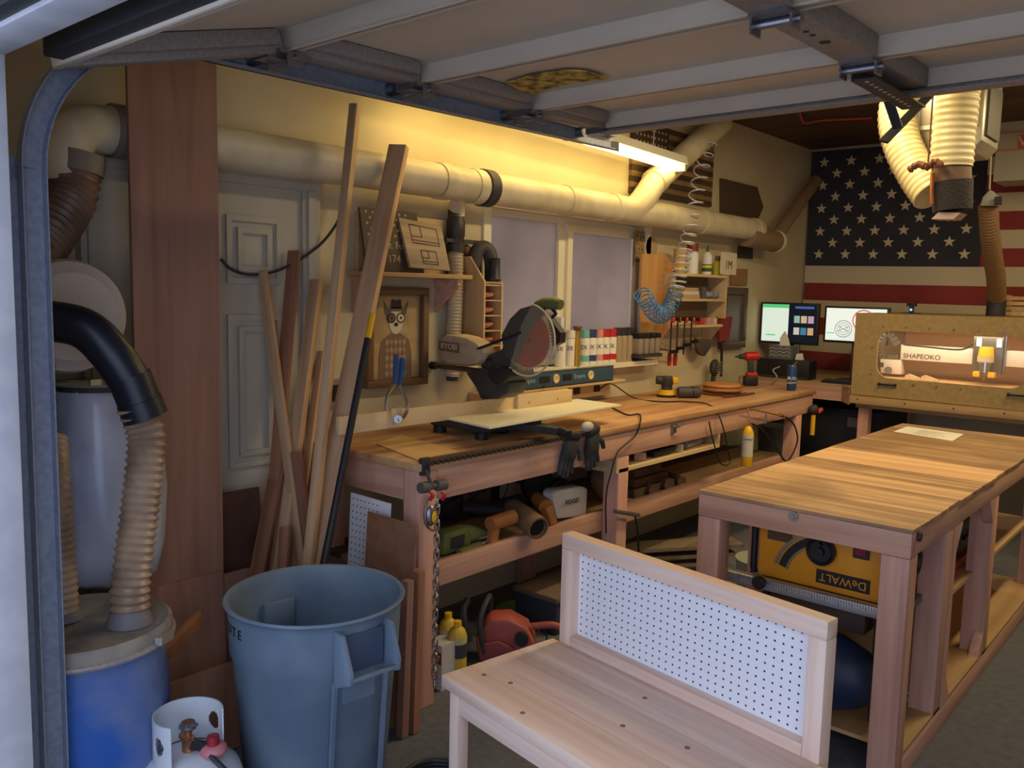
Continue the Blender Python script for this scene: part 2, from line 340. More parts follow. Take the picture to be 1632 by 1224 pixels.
# opener bracket of perforated angle
m = MB(); m.box(-.915, -.911, 2.47, 2.93, 2.225, 2.265); m.box(-.915, -.845, 2.47, 2.93, 2.221, 2.225); br = gd.p('opener_bracket', m, dark, label='dark perforated angle bracket')
m = MB()
for k in range(11):
    m.cyl((-.9155, 2.50+k*.038, 2.245), (-.917, 2.50+k*.038, 2.245), .006, n=8); m.cyl((-.88, 2.50+k*.038, 2.2212), (-.88, 2.50+k*.038, 2.2195), .006, n=8)
o = gd.p('bracket_hole', m, plain('hole_light', (190, 184, 170), .8), br, stuff=True)
oa = T('opener_arm', 'dark forked steel arm hanging from the overhead door edge', 'opener arm', (-.85, 3.0, 2.0))
a_ = at(1412, 148, y=2.94); b_ = at(1431, 204, y=3.03); c_ = at(1470, 163, y=3.2); d_ = at(1408, 226, y=2.98)
oa.p('drop_bar', MB().bar(a_, b_, .03, .008, (0, 1, 0)), dark); oa.p('cross_bar', MB().bar(d_, c_+(c_-d_)*.6, .03, .008, (0, 1, 0)), dark)
# track
tr = T('door_track', 'grey steel roller track curving up the left jamb and overhead', 'door track', (-2.15, .80, 0))
def cprofile(path, w=.055, dp=.03, t=.003, side=V((1, 0, 0))):
    m = MB(); vs = []; fs = []; prof = [(dp, -w/2), (0, -w/2), (0, w/2), (dp, w/2), (dp, w/2-t), (t, w/2-t), (t, -w/2+t), (dp, -w/2+t)]; n = len(prof)
    for i, p in enumerate(path):
        d = (path[min(i+1, len(path)-1)]-path[max(i-1, 0)]).normalized(); nn = side.cross(d).normalized()
        vs += [p+side*a+nn*b for a, b in prof]
    for i in range(len(path)-1):
        for k in range(n): fs.append((i*n+k, i*n+(k+1) % n, (i+1)*n+(k+1) % n, (i+1)*n+k))
    return m.add(vs, fs+[tuple(range(n)), tuple((len(path)-1)*n+k for k in range(n))])
TX = -2.175; R_ = .36; ZT = 2.235; YT = .785
arc = [V((TX, YT+R_-R_*math.cos(a), ZT-R_+R_*math.sin(a))) for a in [PI/2*i/14 for i in range(15)]]
trk = plain('track_steel', (146, 154, 170), .45, .2, c2=(132, 140, 158), sc=60)
tr.p('vertical_rail', cprofile([V((TX, YT, 0)), V((TX, YT, ZT-R_-.001))]), trk)
tr.p('curved_rail', cprofile(arc), trk)
tr.p('horizontal_rail', cprofile([arc[-1]+V((0, .003, 0)), V((TX, 3.12, 2.26))]), trk)
m = MB().box(TX-.01, TX-.006, YT-.085, YT+.03, 0, 1.85); m.box(TX-.01, TX+.03, YT-.087, YT-.083, 0, 1.85); fl = tr.p('jamb_angle', m, trk)
m = MB().prism([(TX-.012, 1.2, 2.208), (TX-.012, 3.2, 2.236), (TX-.012, 3.2, 2.276), (TX-.012, 1.2, 2.248)], (.004, 0, 0)); m.prism([(TX-.04, 1.2, 2.244), (TX-.04, 3.2, 2.272), (TX-.04, 3.2, 2.276), (TX-.04, 1.2, 2.248)], (.0278, 0, 0)); ha = tr.p('rail_angle', m, dark)
for y in (1.62, 2.05, 2.52, 2.98):
    tr.p('slot', MB().box(TX-.0078, TX-.006, y, y+.03, 2.214+(y-1.2)*.014+.01, 2.214+(y-1.2)*.014+.022), plain('slot_light', (200, 180, 140), .8), ha)
for z in (.30, .62, .78, .93):
    tr.p('bracket_slot', MB().box(TX-.0058, TX-.0045, YT-.065, YT-.045, z, z+.045), inkm, fl)
m = MB().box(-2.21, -2.2, .70, .80, .52, .60).box(-2.21, -2.12, .70, .712, .52, .60); tr.p('jamb_bracket', m, trk)
m = MB().box(-2.21, -2.2, .70, .80, 1.83, 1.90).box(-2.21, -2.12, .70, .712, 1.83, 1.90); tr.p('jamb_bracket', m, trk)
m = MB().bar((TX, 3.1, 2.27), (TX, 3.1, 2.87), .03, .004, (1, 0, 0)); tr.p('hanger_strap', m, trk)
# ================================================================ FURNITURE
def stick(name, label, p, q, w_, d_, mat, up=(1, 0, 0), cat='board', group=None, bev=.002):
    p, q = V(p), V(q); z = (q-p).normalized(); u = V(up); x = (u-z*u.dot(z)).normalized(); y = z.cross(x); Ln = (q-p).length
    o = link(name, mesh_of(MB().box(-d_/2, d_/2, -w_/2, w_/2, 0, Ln), name, mat, bev)); o.matrix_world = Matrix.Translation(p) @ Matrix((x, y, z)).transposed().to_4x4()
    return props(o, label, cat, group)
# ---- long bench along the left wall
BX, BY0, BY1, BZ = -2.30, 2.14, 5.90, .97
b = T('workbench', 'long fir workbench along the left wall with stained plywood top and lower shelf', 'workbench', (-2.65, 4.0, 0))
b.p('bench_top', MB().box(-2.995, BX+.015, BY0-.02, BY1, BZ-.028, BZ), topy, bev=.003)
b.p('front_apron', MB().box(BX-.038, BX, BY0+.092, BY1-.02, BZ-.155, BZ-.029), fir, bev=.003)
b.p('end_apron', MB().box(-2.99, BX-.095, BY0, BY0+.038, BZ-.155, BZ-.029), firx, bev=.003)
for y, z0 in ((BY0, 0), (3.47, 0), (5.62, 0)):
    b.p('leg', MB().box(BX-.09, BX-.001 if y != BY0 else BX, y, y+.09, z0, BZ-.03 if y == BY0 else BZ-.157), firz, bev=.004)
    b.p('leg', MB().box(-2.985, -2.90, y+.04, y+.12, 0, BZ-.157), firz, bev=.004)
b.p('shelf_rail', MB().box(BX-.128, BX-.091, BY0+.02, BY1-.1, .425, .525), fir, bev=.003)
for k in range(3): b.p('shelf_board', MB().box(-2.98+k*.18, -2.805+k*.18, BY0+.02, BY1-.1, .485, .505), plyy if k else darkply)
b.p('shelf_rail', MB().box(-2.9, -2.52, BY0+.02, BY0+.058, .425, .484), firx)
# overlay sheet and saw-toothed strip on the near end of the top
z = BZ+.001
pts = [at(x, y, z=z) for x, y in ((612, 712), (676, 736), (870, 700), (900, 690), (800, 672), (640, 690))]
solo('plywood_offcut', 'thin pale plywood sheet lying on the near end of the bench', 'plywood', MB().prism([at(x, y, z=z) for x, y in ((600, 708), (668, 735), (742, 724), (640, 694))], (0, 0, .004)), plain('pale_ply', (214, 178, 122), .6, c2=(198, 158, 104), sc=5))
sc_ = T('kerf_strip', 'dark saw-toothed strip along the front edge of the bench', 'strip', (BX, 2.6, BZ))
m = MB(); n = 34
for k in range(n):
    y = BY0+.02+k*(1.0/n); m.prism([(BX+.016, y, BZ-.006), (BX+.040, y+.006, BZ-.006), (BX+.040, y+.014, BZ-.006), (BX+.016, y+.020, BZ-.006)], (0, 0, .013))
sc_.p('teeth', m, plain('burnt_wood', (64, 48, 38), .7), stuff=True)
sc_.p('backing', MB().box(BX-.02, BX+.0015, BY0+.01, BY0+1.04, BZ+.001, BZ+.012), plain('burnt_wood2', (96, 72, 52), .7))
# ---- open tray under the bench
t = T('under_bench_tray', 'pale plywood open tray fixed under the long bench with tools inside', 'tray', (-2.42, 4.0, .76))
pal = wood('pale_ply_y', (214, 190, 146), (196, 166, 118), 'Y', .6)
ty0, ty1, tz = 3.45, 4.52, .735
t.p('tray_floor', MB().box(-2.72, BX-.001, ty0, ty1, tz, tz+.018), pal); t.p('tray_side', MB().box(-2.72, BX-.001, ty0, ty0+.018, tz+.018, BZ-.156), pal); t.p('tray_side', MB().box(-2.72, BX-.001, ty1-.018, ty1, tz+.018, BZ-.156), pal)
t.p('tray_divider', MB().box(-2.72, BX-.01, 4.10, 4.11, tz+.018, BZ-.17), pal)
for k, (y, c, l, n_) in enumerate(((3.56, 'red', 'red handled screwdriver lying at the near end of the tray', 'screwdriver'), (3.74, 'brass', 'brown wooden block lying in the tray', 'wood_block'), (3.86, 'black', 'black hand tool lying in the middle of the tray', 'hand_tool'), (4.2, 'steel', 'grey roll lying at the far end of the tray', 'roll'))):
    zt = tz+.019
    if k == 0:
        s = T(n_, l, 'tool', (BX-.1, y, zt)); s.p('handle', MB().tube([(BX-.03, y-.02, zt+.02), (BX-.06, y+.03, zt+.02), (BX-.12, y+.1, zt+.02)], [.016, .02, .013], 10), plain('dark_red', (140, 44, 30), .5)); s.p('shaft', MB().cyl((BX-.12, y+.1, zt+.02), (BX-.2, y+.2, zt+.02), .004, n=8), steel)
    elif k == 1: solo(n_, l, 'block', MB().bar((BX-.05, y, zt+.022), (BX-.14, y+.12, zt+.022), .06, .04), fir)
    elif k == 2:
        s = T(n_, l, 'tool', (BX-.1, y, zt)); s.p('body', MB().bar((BX-.06, y, zt+.02), (BX-.05, y+.2, zt+.03), .05, .03), black, bev=.004); s.p('blade', MB().bar((BX-.05, y+.2, zt+.03), (BX-.05, y+.3, zt+.025), .03, .01), steel)
    else: solo(n_, l, 'roll', MB().cyl((BX-.06, y, zt+.03), (BX-.08, y+.2, zt+.03), .03), plain('grey_roll', (150, 150, 140), .7))
# ---- centre table
TX0, TX1, TY0, TY1, TZ = -1.525, -.765, 2.845, 5.30, .89
c = T('center_table', 'heavy fir assembly table with plank top and four by four legs in the middle', 'table', (-1.145, 4.0, 0))
topx = wood('table_top_x', (200, 162, 118), (144, 110, 78), 'X', .8, vary=.3, stain=(120, 92, 62)); toplight = wood('table_top_light', (218, 178, 134), (190, 148, 104), 'X', .8)
y = TY0; k = 0
ws = [.10, .17, .15, .16, .17, .15, .10, .17, .16, .15, .17, .16, .15, .17, .16, .2]
tot = sum(ws)
for k, w_ in enumerate(ws):
    w_ *= (TY1-TY0)/tot; e = random.uniform(0, .006)
    c.p('plank', MB().box(TX0-e, TX1+random.uniform(0, .006), y+.0012, y+w_-.0012, TZ-.014, TZ-random.uniform(0, .0015)), toplight if k in (4, 7, 8) else topx, bev=.0015); y += w_
A0, A1 = TZ-.098, TZ-.0145
c.p('end_apron', MB().box(TX0+.001, TX1-.001, TY0+.001, TY0+.039, A0, A1), firx, bev=.004)
c.p('end_apron', MB().box(TX0+.001, TX1-.001, TY1-.04, TY1-.002, A0, A1), firx, bev=.004)
for x in (TX0+.002, TX1-.040): c.p('side_apron', MB().box(x, x+.038, TY0+.04, TY1-.041, A0, A1), fir, bev=.003)
for x in (TX0+.002, TX1-.092):
    c.p('leg', MB().box(x, x+.09, TY0+.002, TY0+.09, 0, A0-.001), firz, bev=.004)
    for y in (3.29, 4.02, 5.2): c.p('leg', MB().box(x+(.04 if x > -1 else 0)-.04*(x > -1), x+.09-.001, y, y+.09, 0.091, A0-.001), firz, bev=.004)
    xx = x+.052 if x > -1 else x
    c.p('side_rail', MB().box(xx, xx+.038, TY0+.092, TY1-.01, .0, .09), fir, bev=.003)
xf = TX1-.04
c.p('side_post', MB().box(xf, xf+.039, 3.382, 3.43, .092, A0-.001), firz)
for (y, s) in ((3.432, 1), (4.018, -1)):
    for zz, q in ((.092, 1), (A0-.002, -1)):
        c.p('gusset', MB().prism([(xf, y, zz), (xf, y+s*.075, zz), (xf, y, zz+q*.11)], (.038, 0, 0)), fir)
c.p('lower_shelf', MB().box(TX0+.003, TX1-.003, TY0+.10, TY1-.02, .0905, .105), plyy)
c.p('middle_shelf', MB().box(TX0+.05, TX1-.06, 3.4, TY1-.03, .44, .458), plyy)
c.p('inner_panel', MB().box(TX0+.1, TX1-.095, 3.392, 3.40, .112, .44), ply)
m = MB(); q = at(1265, 823, y=TY0); m.cyl((q.x, TY0, q.z), (q.x, TY0-.006, q.z), .018, n=20); m.cyl((q.x, TY0-.006, q.z), (q.x, TY0-.012, q.z), .009, n=6)
c.p('bolt', m, steel)
m = MB(); q = at(1463, 855, x=TX1); m.cyl((TX1, q.y, q.z), (TX1+.01, q.y, q.z), .016, n=16); c.p('bolt', m, dark)
pts = [at(*q, z=TZ+.0005) for q in ((1446, 680), (1536, 692), (1518, 703), (1424, 688))]
pa = T('paper_sheet', 'printed white paper sheet lying on the far end of the center table', 'paper', pts[0]); pa.p('sheet', MB().prism(pts, (0, 0, .0012)), paper)
m = MB(); O = pts[3]; U = pts[2]-pts[3]; W_ = pts[0]-pts[3]
for k in range(9):
    a = O+U*(.30 if k % 3 else .08)+W_*(.12+.085*k)+V((0, 0, .0018)); m.bar(a, a+U*(.4 if k % 2 else .5), .004, .0004)
pa.p('printed_text', m, plain('grey_ink', (150, 146, 138), .7), stuff=True)
# ---- contractor table saw stored under the table
YS_ = 3.02
s = T('table_saw', 'yellow jobsite table saw stored upside down under the front of the table', 'table saw', (-1.15, 3.2, .11))
def sp(px, py, y=YS_): return at(px, py, y=y)
x0, z0 = sp(1206, 925).x, .545; x1 = TX1-.10
sw = plain('saw_yellow', (232, 158, 40), .42, c2=(222, 146, 34), sc=4)
s.p('body_panel', MB().box(x0, x1, YS_, YS_+.30, .56, .84), sw, bev=.01)
s.p('saw_table', MB().box(x0-.06, x1+.03, YS_-.01, 3.38, .515, .545), plain('cast_grey', (118, 122, 130), .4, .6), bev=.004)
rail = s.p('fence_rail', MB().box(x0-.13, x1+.04, YS_-.055, YS_-.012, .525, .565), plain('aluminium', (190, 194, 204), .35, .7), bev=.004)
m = MB()
for k in range(60):
    x = x0-.05+k*.0095; m.box(x, x+.0016, YS_-.057, YS_-.0552, .552 if k % 5 else .546, .564)
s.p('ruler_marks', m, inkm, rail, stuff=True)
ca, cb = sp(1232, 872).x, sp(1318, 875)
hub = sp(1311, 877); hub.y = YS_
m = MB(); cw_ = V((hub.x+.02, YS_-.002, hub.z-.135)); m2 = MB()
for (Ra, Rb, mm, th) in ((.155, .185, m, .004), (.192, .203, m2, .008), (.150, .157, m2, .008)):
    P_ = [(cw_.x+R*math.cos(a), YS_-th, cw_.z+R*math.sin(a)) for R, rng in ((Ra, range(0, 13)), (Rb, range(12, -1, -1))) for a in [PI*.52+PI*.40*i/12 for i in rng]]
    mm.prism(P_, (0, th, 0))
s.p('bevel_slot', m, black); s.p('bevel_arc', m2, steel, label='curved steel bevel scale')
m = MB(); m.lathe((hub.x, YS_, hub.z), [(0, .0), (.048, .0), (.052, .006), (.052, .024), (.046, .03), (.038, .022), (.016, .022), (.014, .035), (0, .036)], (0, -1, 0), 28); wh = s.p('bevel_wheel', m, black)
m = MB(); m.cyl((hub.x, YS_-.022, hub.z+.028), (hub.x, YS_-.045, hub.z+.028), .008, n=12); s.p('crank_knob', m, black, wh)
q = sp(1374, 878); m = MB(); m.box(q.x-.028, q.x+.028, YS_-.012, YS_-.001, q.z-.028, q.z+.03); sb_ = s.p('switch_box', m, dark, bev=.004); s.p('power_switch', MB().box(q.x-.02, q.x+.02, YS_-.02, YS_-.0125, q.z-.012, q.z+.024), plain('dark_red2', (130, 24, 36), .5), sb_, label='dark red power paddle')
q0, q1 = sp(1302, 905), sp(1386, 948)
plate = MB().box(q0.x, q1.x, YS_-.0035, YS_-.0005, q1.z, q0.z-.002); pl = s.p('name_plate', plate, black)
mid = ((q0.x+q1.x)/2, YS_-.004, (q0.z+q1.z)/2); s.text('lettering', 'DeWALT', sw, mid, (-1, 0, 0), (0, 0, -1), .042, pl)
m = MB().box(x0+.035, x0+.13, YS_-.004, YS_-.0005, hub.z+.0, hub.z+.055); s.p('opening', m, plain('shadow_brown', (92, 70, 44), .6), bev=.0)
q = sp(1223, 925); m = MB(); m.lathe((q.x, YS_-.055, q.z+.01), [(0, 0), (.02, 0), (.024, .01), (.024, .03), (.018, .036), (0, .036)], (0, -1, 0), 16); s.p('lock_knob', m, black)
s.p('blade_guard', MB().box(x0+.05, x1-.08, YS_+.0, YS_+.28, .43, .513), plain('dark_brown', (60, 44, 36), .6), bev=.01)
for xx in (x0+.02, x1-.05): s.p('stand_leg', MB().box(xx-.012, xx+.012, YS_+.04, YS_+.09, .111, .56 if xx < -1.2 else .513), black)
s.p('side_frame', MB().tube([(x0-.025, YS_+.02, .83), (x0-.025, YS_+.02, .58), (x0-.02, YS_+.02, .56)], .013, 10), black)
m = MB(); m.torus((x1+.03, 3.16, .70), .05, .012, (1, 0, 0)); m.cyl((x1+.0, 3.16, .70), (x1+.045, 3.16, .70), .02, n=12); s.p('side_handwheel', m, black)
solo('blue_tarp', 'dark blue tarp bundled on the lower shelf beneath the yellow table saw', 'tarp', MB().ell((-1.16, 3.05, .262), .30, .13, .15, 18), plain('tarp', (30, 52, 86), .5, c2=(20, 36, 62), sc=7, bump=.8))
# ---- the new bench with pegboard back
ang = math.radians(-8.93); O = V((-1.675, 2.204, 0)); ux = V((math.cos(ang), math.sin(ang), 0)); uy = V((-math.sin(ang), math.cos(ang), 0))
pb = bpy.data.objects.new('pegboard_bench', None); C.objects.link(pb); pb.location = O; pb.rotation_euler = (0, 0, ang)
props(pb, 'new pale pine bench with a white pegboard back panel in the foreground', 'bench')
def pp(name, mb, mat, parent=None, bev=.003, label=None, stuff=False):
    o = link(name, mesh_of(mb, name, mat, bev), parent or pb)
    if label: o['label'] = label
    if stuff: o['kind'] = 'stuff'
    return o
LB = .955
for k in range(3):
    pp('seat_board', MB().box(-.03, LB+.03, -.462+k*.155, -.309+k*.155 - (.0 if k < 2 else .002), .412, .45), pine)
zt_, zb = .822, .452; fw = .05
pp('back_top_rail', MB().box(.0, LB, -.0, .05, zt_-fw, zt_), pine); pp('back_bottom_rail', MB().box(fw, LB-fw, -.0, .05, zb-.02, zb+fw-.02), pine)
pp('back_stile', MB().box(.0, fw, .0, .05, 0, zt_-fw), pinez); pp('back_stile', MB().box(LB-fw, LB, .0, .05, 0, zt_-fw), pinez)
pegm = plain('peg_white', (236, 238, 244), .45)
pg = pp('pegboard_panel', MB().box(fw-.0, LB-fw, .036, .042, zb+.03, zt_-fw), pegm, bev=0)
hm = MB(); px0, px1 = fw+.016, LB-fw-.012; nx = 32; nz = 11
for i in range(nx+1):
    for j in range(nz+1):
        x = px0+(px1-px0)*i/nx; zz = zb+.045+(zt_-fw-zb-.06)*j/nz
        hm.add([(x+.0032*math.cos(a), .0354, zz+.0032*math.sin(a)) for a in [2*PI*q/8 for q in range(8)]], [tuple(range(8))])
pp('peg_hole', hm, plain('hole_dark', (34, 36, 52), .9), pg, 0, stuff=True)
for x in (.0, LB-.045): pp('front_leg', MB().box(x, x+.042, -.452, -.41, 0, .411), pinez)
for x in (.005, LB-.04): pp('side_apron', MB().box(x, x+.02, -.409, -.0, .33, .411), piney)
pp('front_apron', MB().box(.043, LB-.046, -.448, -.43, .345, .411), pine)
m = MB()
for (x, y) in ((.05, -.36), (.14, -.33), (.3, -.42), (.52, -.25), (.7, -.2), (.45, -.08)):
    m.cyl((x, y, .4502), (x, y, .4506), .008, n=12)
pp('knot', m, plain('knot', (150, 104, 82), .7), None, 0)
# ---- trash can
tx, ty, tz = -2.084, 1.515, .69
tc = T('trash_can', 'large grey-blue round plastic trash can with side handles, empty', 'trash can', (tx, ty, 0))
can = plain('can_plastic', (112, 130, 146), .48, c2=(96, 114, 132), sc=6, bump=.03)
R1 = .262
m = MB(); m.lathe((tx, ty, 0), [(0.0, .004), (.20, .004), (.205, .01), (.245, tz-.16), (.252, tz-.152), (.257, tz-.03), (R1, tz-.012), (R1+.008, tz-.004), (R1+.004, tz+.003), (R1-.006, tz), (.248, tz-.02), (.242, tz-.15), (.2, .02), (0, .02)], n=64); tc.p('can_shell', m, can, ang=50)
def handle(a, name='handle'):
    M_ = Matrix.Translation((tx, ty, 0)) @ Matrix.Rotation(a, 4, 'Z'); m = MB()
    for sy in (-1, 1): m.prism([(.245, sy*.088, tz-.022), (.285, sy*.088, tz-.026), (.325, sy*.086, tz-.12), (.322, sy*.086, tz-.155), (.296, sy*.086, tz-.165), (.245, sy*.088, tz-.19)], (0, -sy*.014, 0))
    m.prism([(.300, -.074, tz-.155), (.322, -.074, tz-.150), (.322, .074, tz-.150), (.300, .074, tz-.155)], (0, 0, .013)); m.move(M_); tc.p(name, m, can, bev=.003)
    tc.p('handle_recess_shade', MB().box(.2525, .26, -.068, .068, tz-.15, tz-.04).move(M_), plain('can_shade', (66, 82, 104), .6))  # plate in darker can plastic; the recess shade is painted into it
    for sy in (-.085, .085): tc.p('body_rib', MB().prism([(.202, sy-.006, .02), (.212, sy-.006, .02), (.254, sy-.006, tz-.17), (.243, sy-.006, tz-.17)], (0, .012, 0)).move(M_), can)
a0 = math.atan2(at(585, 1010, z=tz-.1).y-ty, at(585, 1010, z=tz-.1).x-tx)
HA = -.10; handle(HA); handle(HA+PI)
M_ = Matrix.Translation((tx, ty, 0)) @ Matrix.Rotation(HA, 4, 'Z')
for aa in (0, PI):
    m = MB().box(.222, .2415, -.055, .055, tz-.25, tz-.09).move(M_ @ Matrix.Rotation(aa, 4, 'Z')); tc.p('inner_recess', m, can, bev=.006)
# brand word on the left shoulder, one letter at a time round the curve
for k, ch in enumerate('BRUTE'):
    a = math.radians(-121+k*7.5) ; n_ = V((math.cos(a), math.sin(a), 0))
    tc.text('lettering', ch, inkm, V((tx, ty, tz-.06))+n_*.2575, (-n_.y, n_.x, 0), (0, 0, 1), .04)
# ---- propane tank
px_, py_ = at(300, 1150, z=.42).x, at(300, 1150, z=.42).y
pt_ = T('propane_tank', 'white propane tank with slotted collar and brass valve in the front corner', 'propane tank', (px_, py_, 0))
tk = plain('tank_white', (208, 214, 220), .35)
r = .145
pt_.p('tank_body', MB().lathe((px_, py_, 0), [(0, .03), (.09, .035), (r-.01, .09), (r, .12), (r, .25), (r-.012, .285), (r-.045, .315), (.06, .335), (0, .338)], n=48), tk, ang=60)
pt_.p('foot_ring', MB().lathe((px_, py_, 0), [(.098, 0), (.1, 0), (.1, .05), (.098, .05)], n=32), tk)
m = MB(); Rc = .088; n = 120; va = []; fs = []
def solid(a, z):    # holes in the collar
    for ac in (-1.48, 1.76):
        if (((a-ac+PI) % (2*PI)-PI)/.24)**2+((z-.386)/.027)**2 < 1: return False
    return True
gap = (-.98, 1.0)
zs = [.325, .345]+[.355+.005*i for i in range(14)]+[.432, .447]
for i in range(n):
    aa = gap[1]+.0+(2*PI-(gap[1]-gap[0]))*i/n; ab = gap[1]+(2*PI-(gap[1]-gap[0]))*(i+1)/n
    for za, zb_ in zip(zs, zs[1:]):
        if solid((aa+ab)/2, (za+zb_)/2):
            k = len(m.v); m.add([(px_+R*math.cos(a), py_+R*math.sin(a), z) for a in (aa, ab) for R in (Rc, Rc+.004) for z in (za, zb_)], [(0, 1, 3, 2), (4, 6, 7, 5), (0, 4, 5, 1), (2, 3, 7, 6), (0, 2, 6, 4), (1, 5, 7, 3)])
col_ = pt_.p('collar', m, tk)
m = MB(); m.torus((px_, py_, .446), Rc+.002, .005, a0=-gap[0]-2*PI, a1=-gap[1]) if False else None
v = pt_.p('valve', MB().cyl((px_, py_, .335), (px_, py_, .375), .018, n=12).cyl((px_-.03, py_, .37), (px_+.035, py_-.01, .37), .013, n=10).cyl((px_, py_, .375), (px_, py_, .40), .010, n=10), plain('copper_brass', (190, 130, 90), .4, .8))
pt_.p('valve_knob', MB().lathe((px_, py_, .40), [(0, 0), (.02, 0), (.026, .006), (.026, .014), (.018, .02), (0, .02)], n=14), chrome, v)
rg = at(340, 1190, z=.355); m = MB().lathe(rg, [(0, -.02), (.03, -.02), (.036, -.012), (.036, -.004), (.03, .004), (.02, .01), (0, .01)], (.1, -.1, 1), 24); rr = pt_.p('regulator', m, plain('reg_pink', (196, 120, 122), .5)); pt_.p('regulator_cap', MB().lathe(rg+V((0, 0, .008)), [(0, 0), (.018, 0), (.016, .024), (.0, .026)], n=18), plain('reg_red', (150, 34, 48), .45), rr)
pt_.p('gas_hose', cable(MB(), [(rg.x+.02, rg.y-.02, rg.z-.01), (rg.x+.06, rg.y-.01, rg.z-.03), (rg.x+.09, rg.y+.03, rg.z-.09), (rg.x+.085, rg.y+.06, .2)], .008), dark)
pt_.p('coupling', MB().bar((px_+.03, py_-.01, .37), rg+V((-.01, .0, -.005)), .022, .022), black)
# ---- blue barrel
bx, by, bz = -2.381, .948, .68
ba = T('blue_barrel', 'blue plastic drum with dusty lid and clamp ring behind the propane tank', 'barrel', (bx, by, 0))
blu = plain('barrel_blue', (44, 96, 180), .45, c2=(128, 140, 168), sc=4, bump=.03, lo=.32, hi=.62); dust = plain('lid_dust', (150, 142, 128), .8, c2=(112, 112, 116), sc=9, bump=.2)
ba.p('drum', MB().lathe((bx, by, 0), [(0, .0), (.19, .0), (.21, .02), (.222, .2), (.226, .34), (.222, .5), (.212, .6), (.212, .64), (.0, .64)], n=56), blu, ang=50)
ba.p('lid', MB().lathe((bx, by, 0), [(.232, .63), (.236, .645), (.234, .672), (.224, .68), (.212, .672), (0, .672)], n=56), dust, ang=50)
ba.p('clamp_ring', MB().torus((bx, by, .638), .235, .009, n=56), galv)
q = V((bx+.17, by+.17, .64)); ba.p('clamp_lever', MB().bar(q, q+V((.05, -.06, .012)), .02, .02), galv)
# ---- dust collector on the wall
dc = T('dust_collector', 'wall dust collector with round housing and white collection bag behind the blue barrel', 'dust collector', (-2.74, 1.12, .6))
hx = at(110, 515, x=-2.66)
dc.p('blower_housing', MB().lathe((-2.76, hx.y, hx.z+.02), [(0, .0), (.12, .0), (.164, .02), (.17, .04), (.17, .10), (.162, .12), (.152, .124), (.13, .14), (.0, .145)], (1, 0, 0), 48), plain('housing_grey', (192, 184, 176), .45), ang=30)
bagm = plain('bag_plastic', (196, 204, 222), .25, c2=(174, 182, 204), sc=5, bump=.5)
bc = at(165, 760, x=-2.73); bzt = at(165, 610, x=-2.73).z; bzb = .655
m = MB(); m.lathe((-2.73, bc.y, 0), [(0, bzb), (.10, bzb+.005), (.16, bzb+.04), (.178, bzb+.12), (.182, bzb+.3), (.174, bzb+.45), (.15, bzt-.06), (.14, bzt), (0, bzt)], n=36)
for i, p in enumerate(m.v):
    a = math.atan2(p[1]-bc.y, p[0]+2.73); f_ = 1+.035*math.sin(a*7+p[2]*5)+.02*math.sin(a*13-p[2]*9); m.v[i] = (-2.73+(p[0]+2.73)*f_, bc.y+(p[1]-bc.y)*f_, p[2])
bg_ = dc.p('collection_bag', m, bagm, ang=80)
bd = dc.p('bag_band', MB().lathe((-2.73, bc.y, bzt-.015), [(.142, 0), (.146, 0), (.146, .016), (.142, .016)], n=40), dark); q = at(150, 610, x=-2.60); dc.p('buckle', MB().box(q.x-.004, q.x+.004, q.y-.012, q.y+.02, q.z-.008, q.z+.01), chrome, bd)
dc.p('wall_post', MB().box(-2.99, -2.96, hx.y-.05, hx.y+.05, .9, 1.6), darkply)
# hoses to the barrel
h = T('dust_hose', 'clear ribbed hose with black elbow rising from the blue barrel lid', 'hose', (bx, by, bz))
L0 = at(207, 992, z=.675)
P_ = [L0, at(208, 930, x=L0.x-.005), at(222, 820, x=L0.x-.02), at(231, 740, x=L0.x-.03), at(232, 690, x=L0.x-.04), at(215, 640, x=L0.x-.05)]
m = MB(); hose(m, P_, .047, .0225, .15); h.p('ribbed_hose', m, hosem, ang=60)
h.p('hose_flange', MB().lathe(L0, [(.0, -.001), (.062, -.001), (.06, .008), (.05, .03), (.045, .045)], n=28), plain('flange_grey', (116, 112, 118), .6))
q0, q1, q2, q3, q4 = at(228, 655, x=L0.x-.045), at(212, 615, x=L0.x-.055), at(178, 565, x=L0.x-.08), at(130, 522, x=L0.x-.13), at(50, 508, x=L0.x-.22)
h.p('elbow', MB().tube(crv([q1, q2, q3, q4], 8), .056, 24), plain('elbow_black', (20, 28, 42), .38), ang=60); d = (q1-q0).normalized()
h.p('coupler', MB().tube([q0-d*.02, q0+d*.03, q0+d*.031, q1+d*.03], [.061, .061, .058, .058], 24), plain('elbow_black', (20, 28, 42), .38))
h2 = T('intake_hose', 'large dark brown ribbed hose at the far left behind the roller track', 'hose', (-2.85, .8, .6))
P_ = [at(119, 268, x=-2.86), at(108, 320, x=-2.84), at(70, 380, x=-2.78), at(45, 430, x=-2.72), at(38, 520, x=-2.68), at(44, 700, x=-2.66), at(52, 860, x=-2.64), at(60, 930, x=-2.62)]
m = MB(); hose(m, P_, .075, .026); h2.p('ribbed_hose', m, hosed, ang=60)
h3 = T('thin_hose', 'second ribbed hose entering the left side of the barrel lid', 'hose', (-2.45, .85, .68))
L1 = at(103, 985, z=.68); m = MB(); hose(m, [L1, at(100, 930, x=L1.x-.01), at(95, 860, x=L1.x-.02), at(90, 780, x=L1.x-.03), at(85, 700, x=L1.x-.12)], .036, .02); h3.p('ribbed_hose', m, hosem, ang=60)
h3.p('hose_flange', MB().lathe(L1, [(.0, -.001), (.05, -.001), (.048, .006), (.038, .02)], n=24), plain('flange_grey', (116, 112, 118), .6))
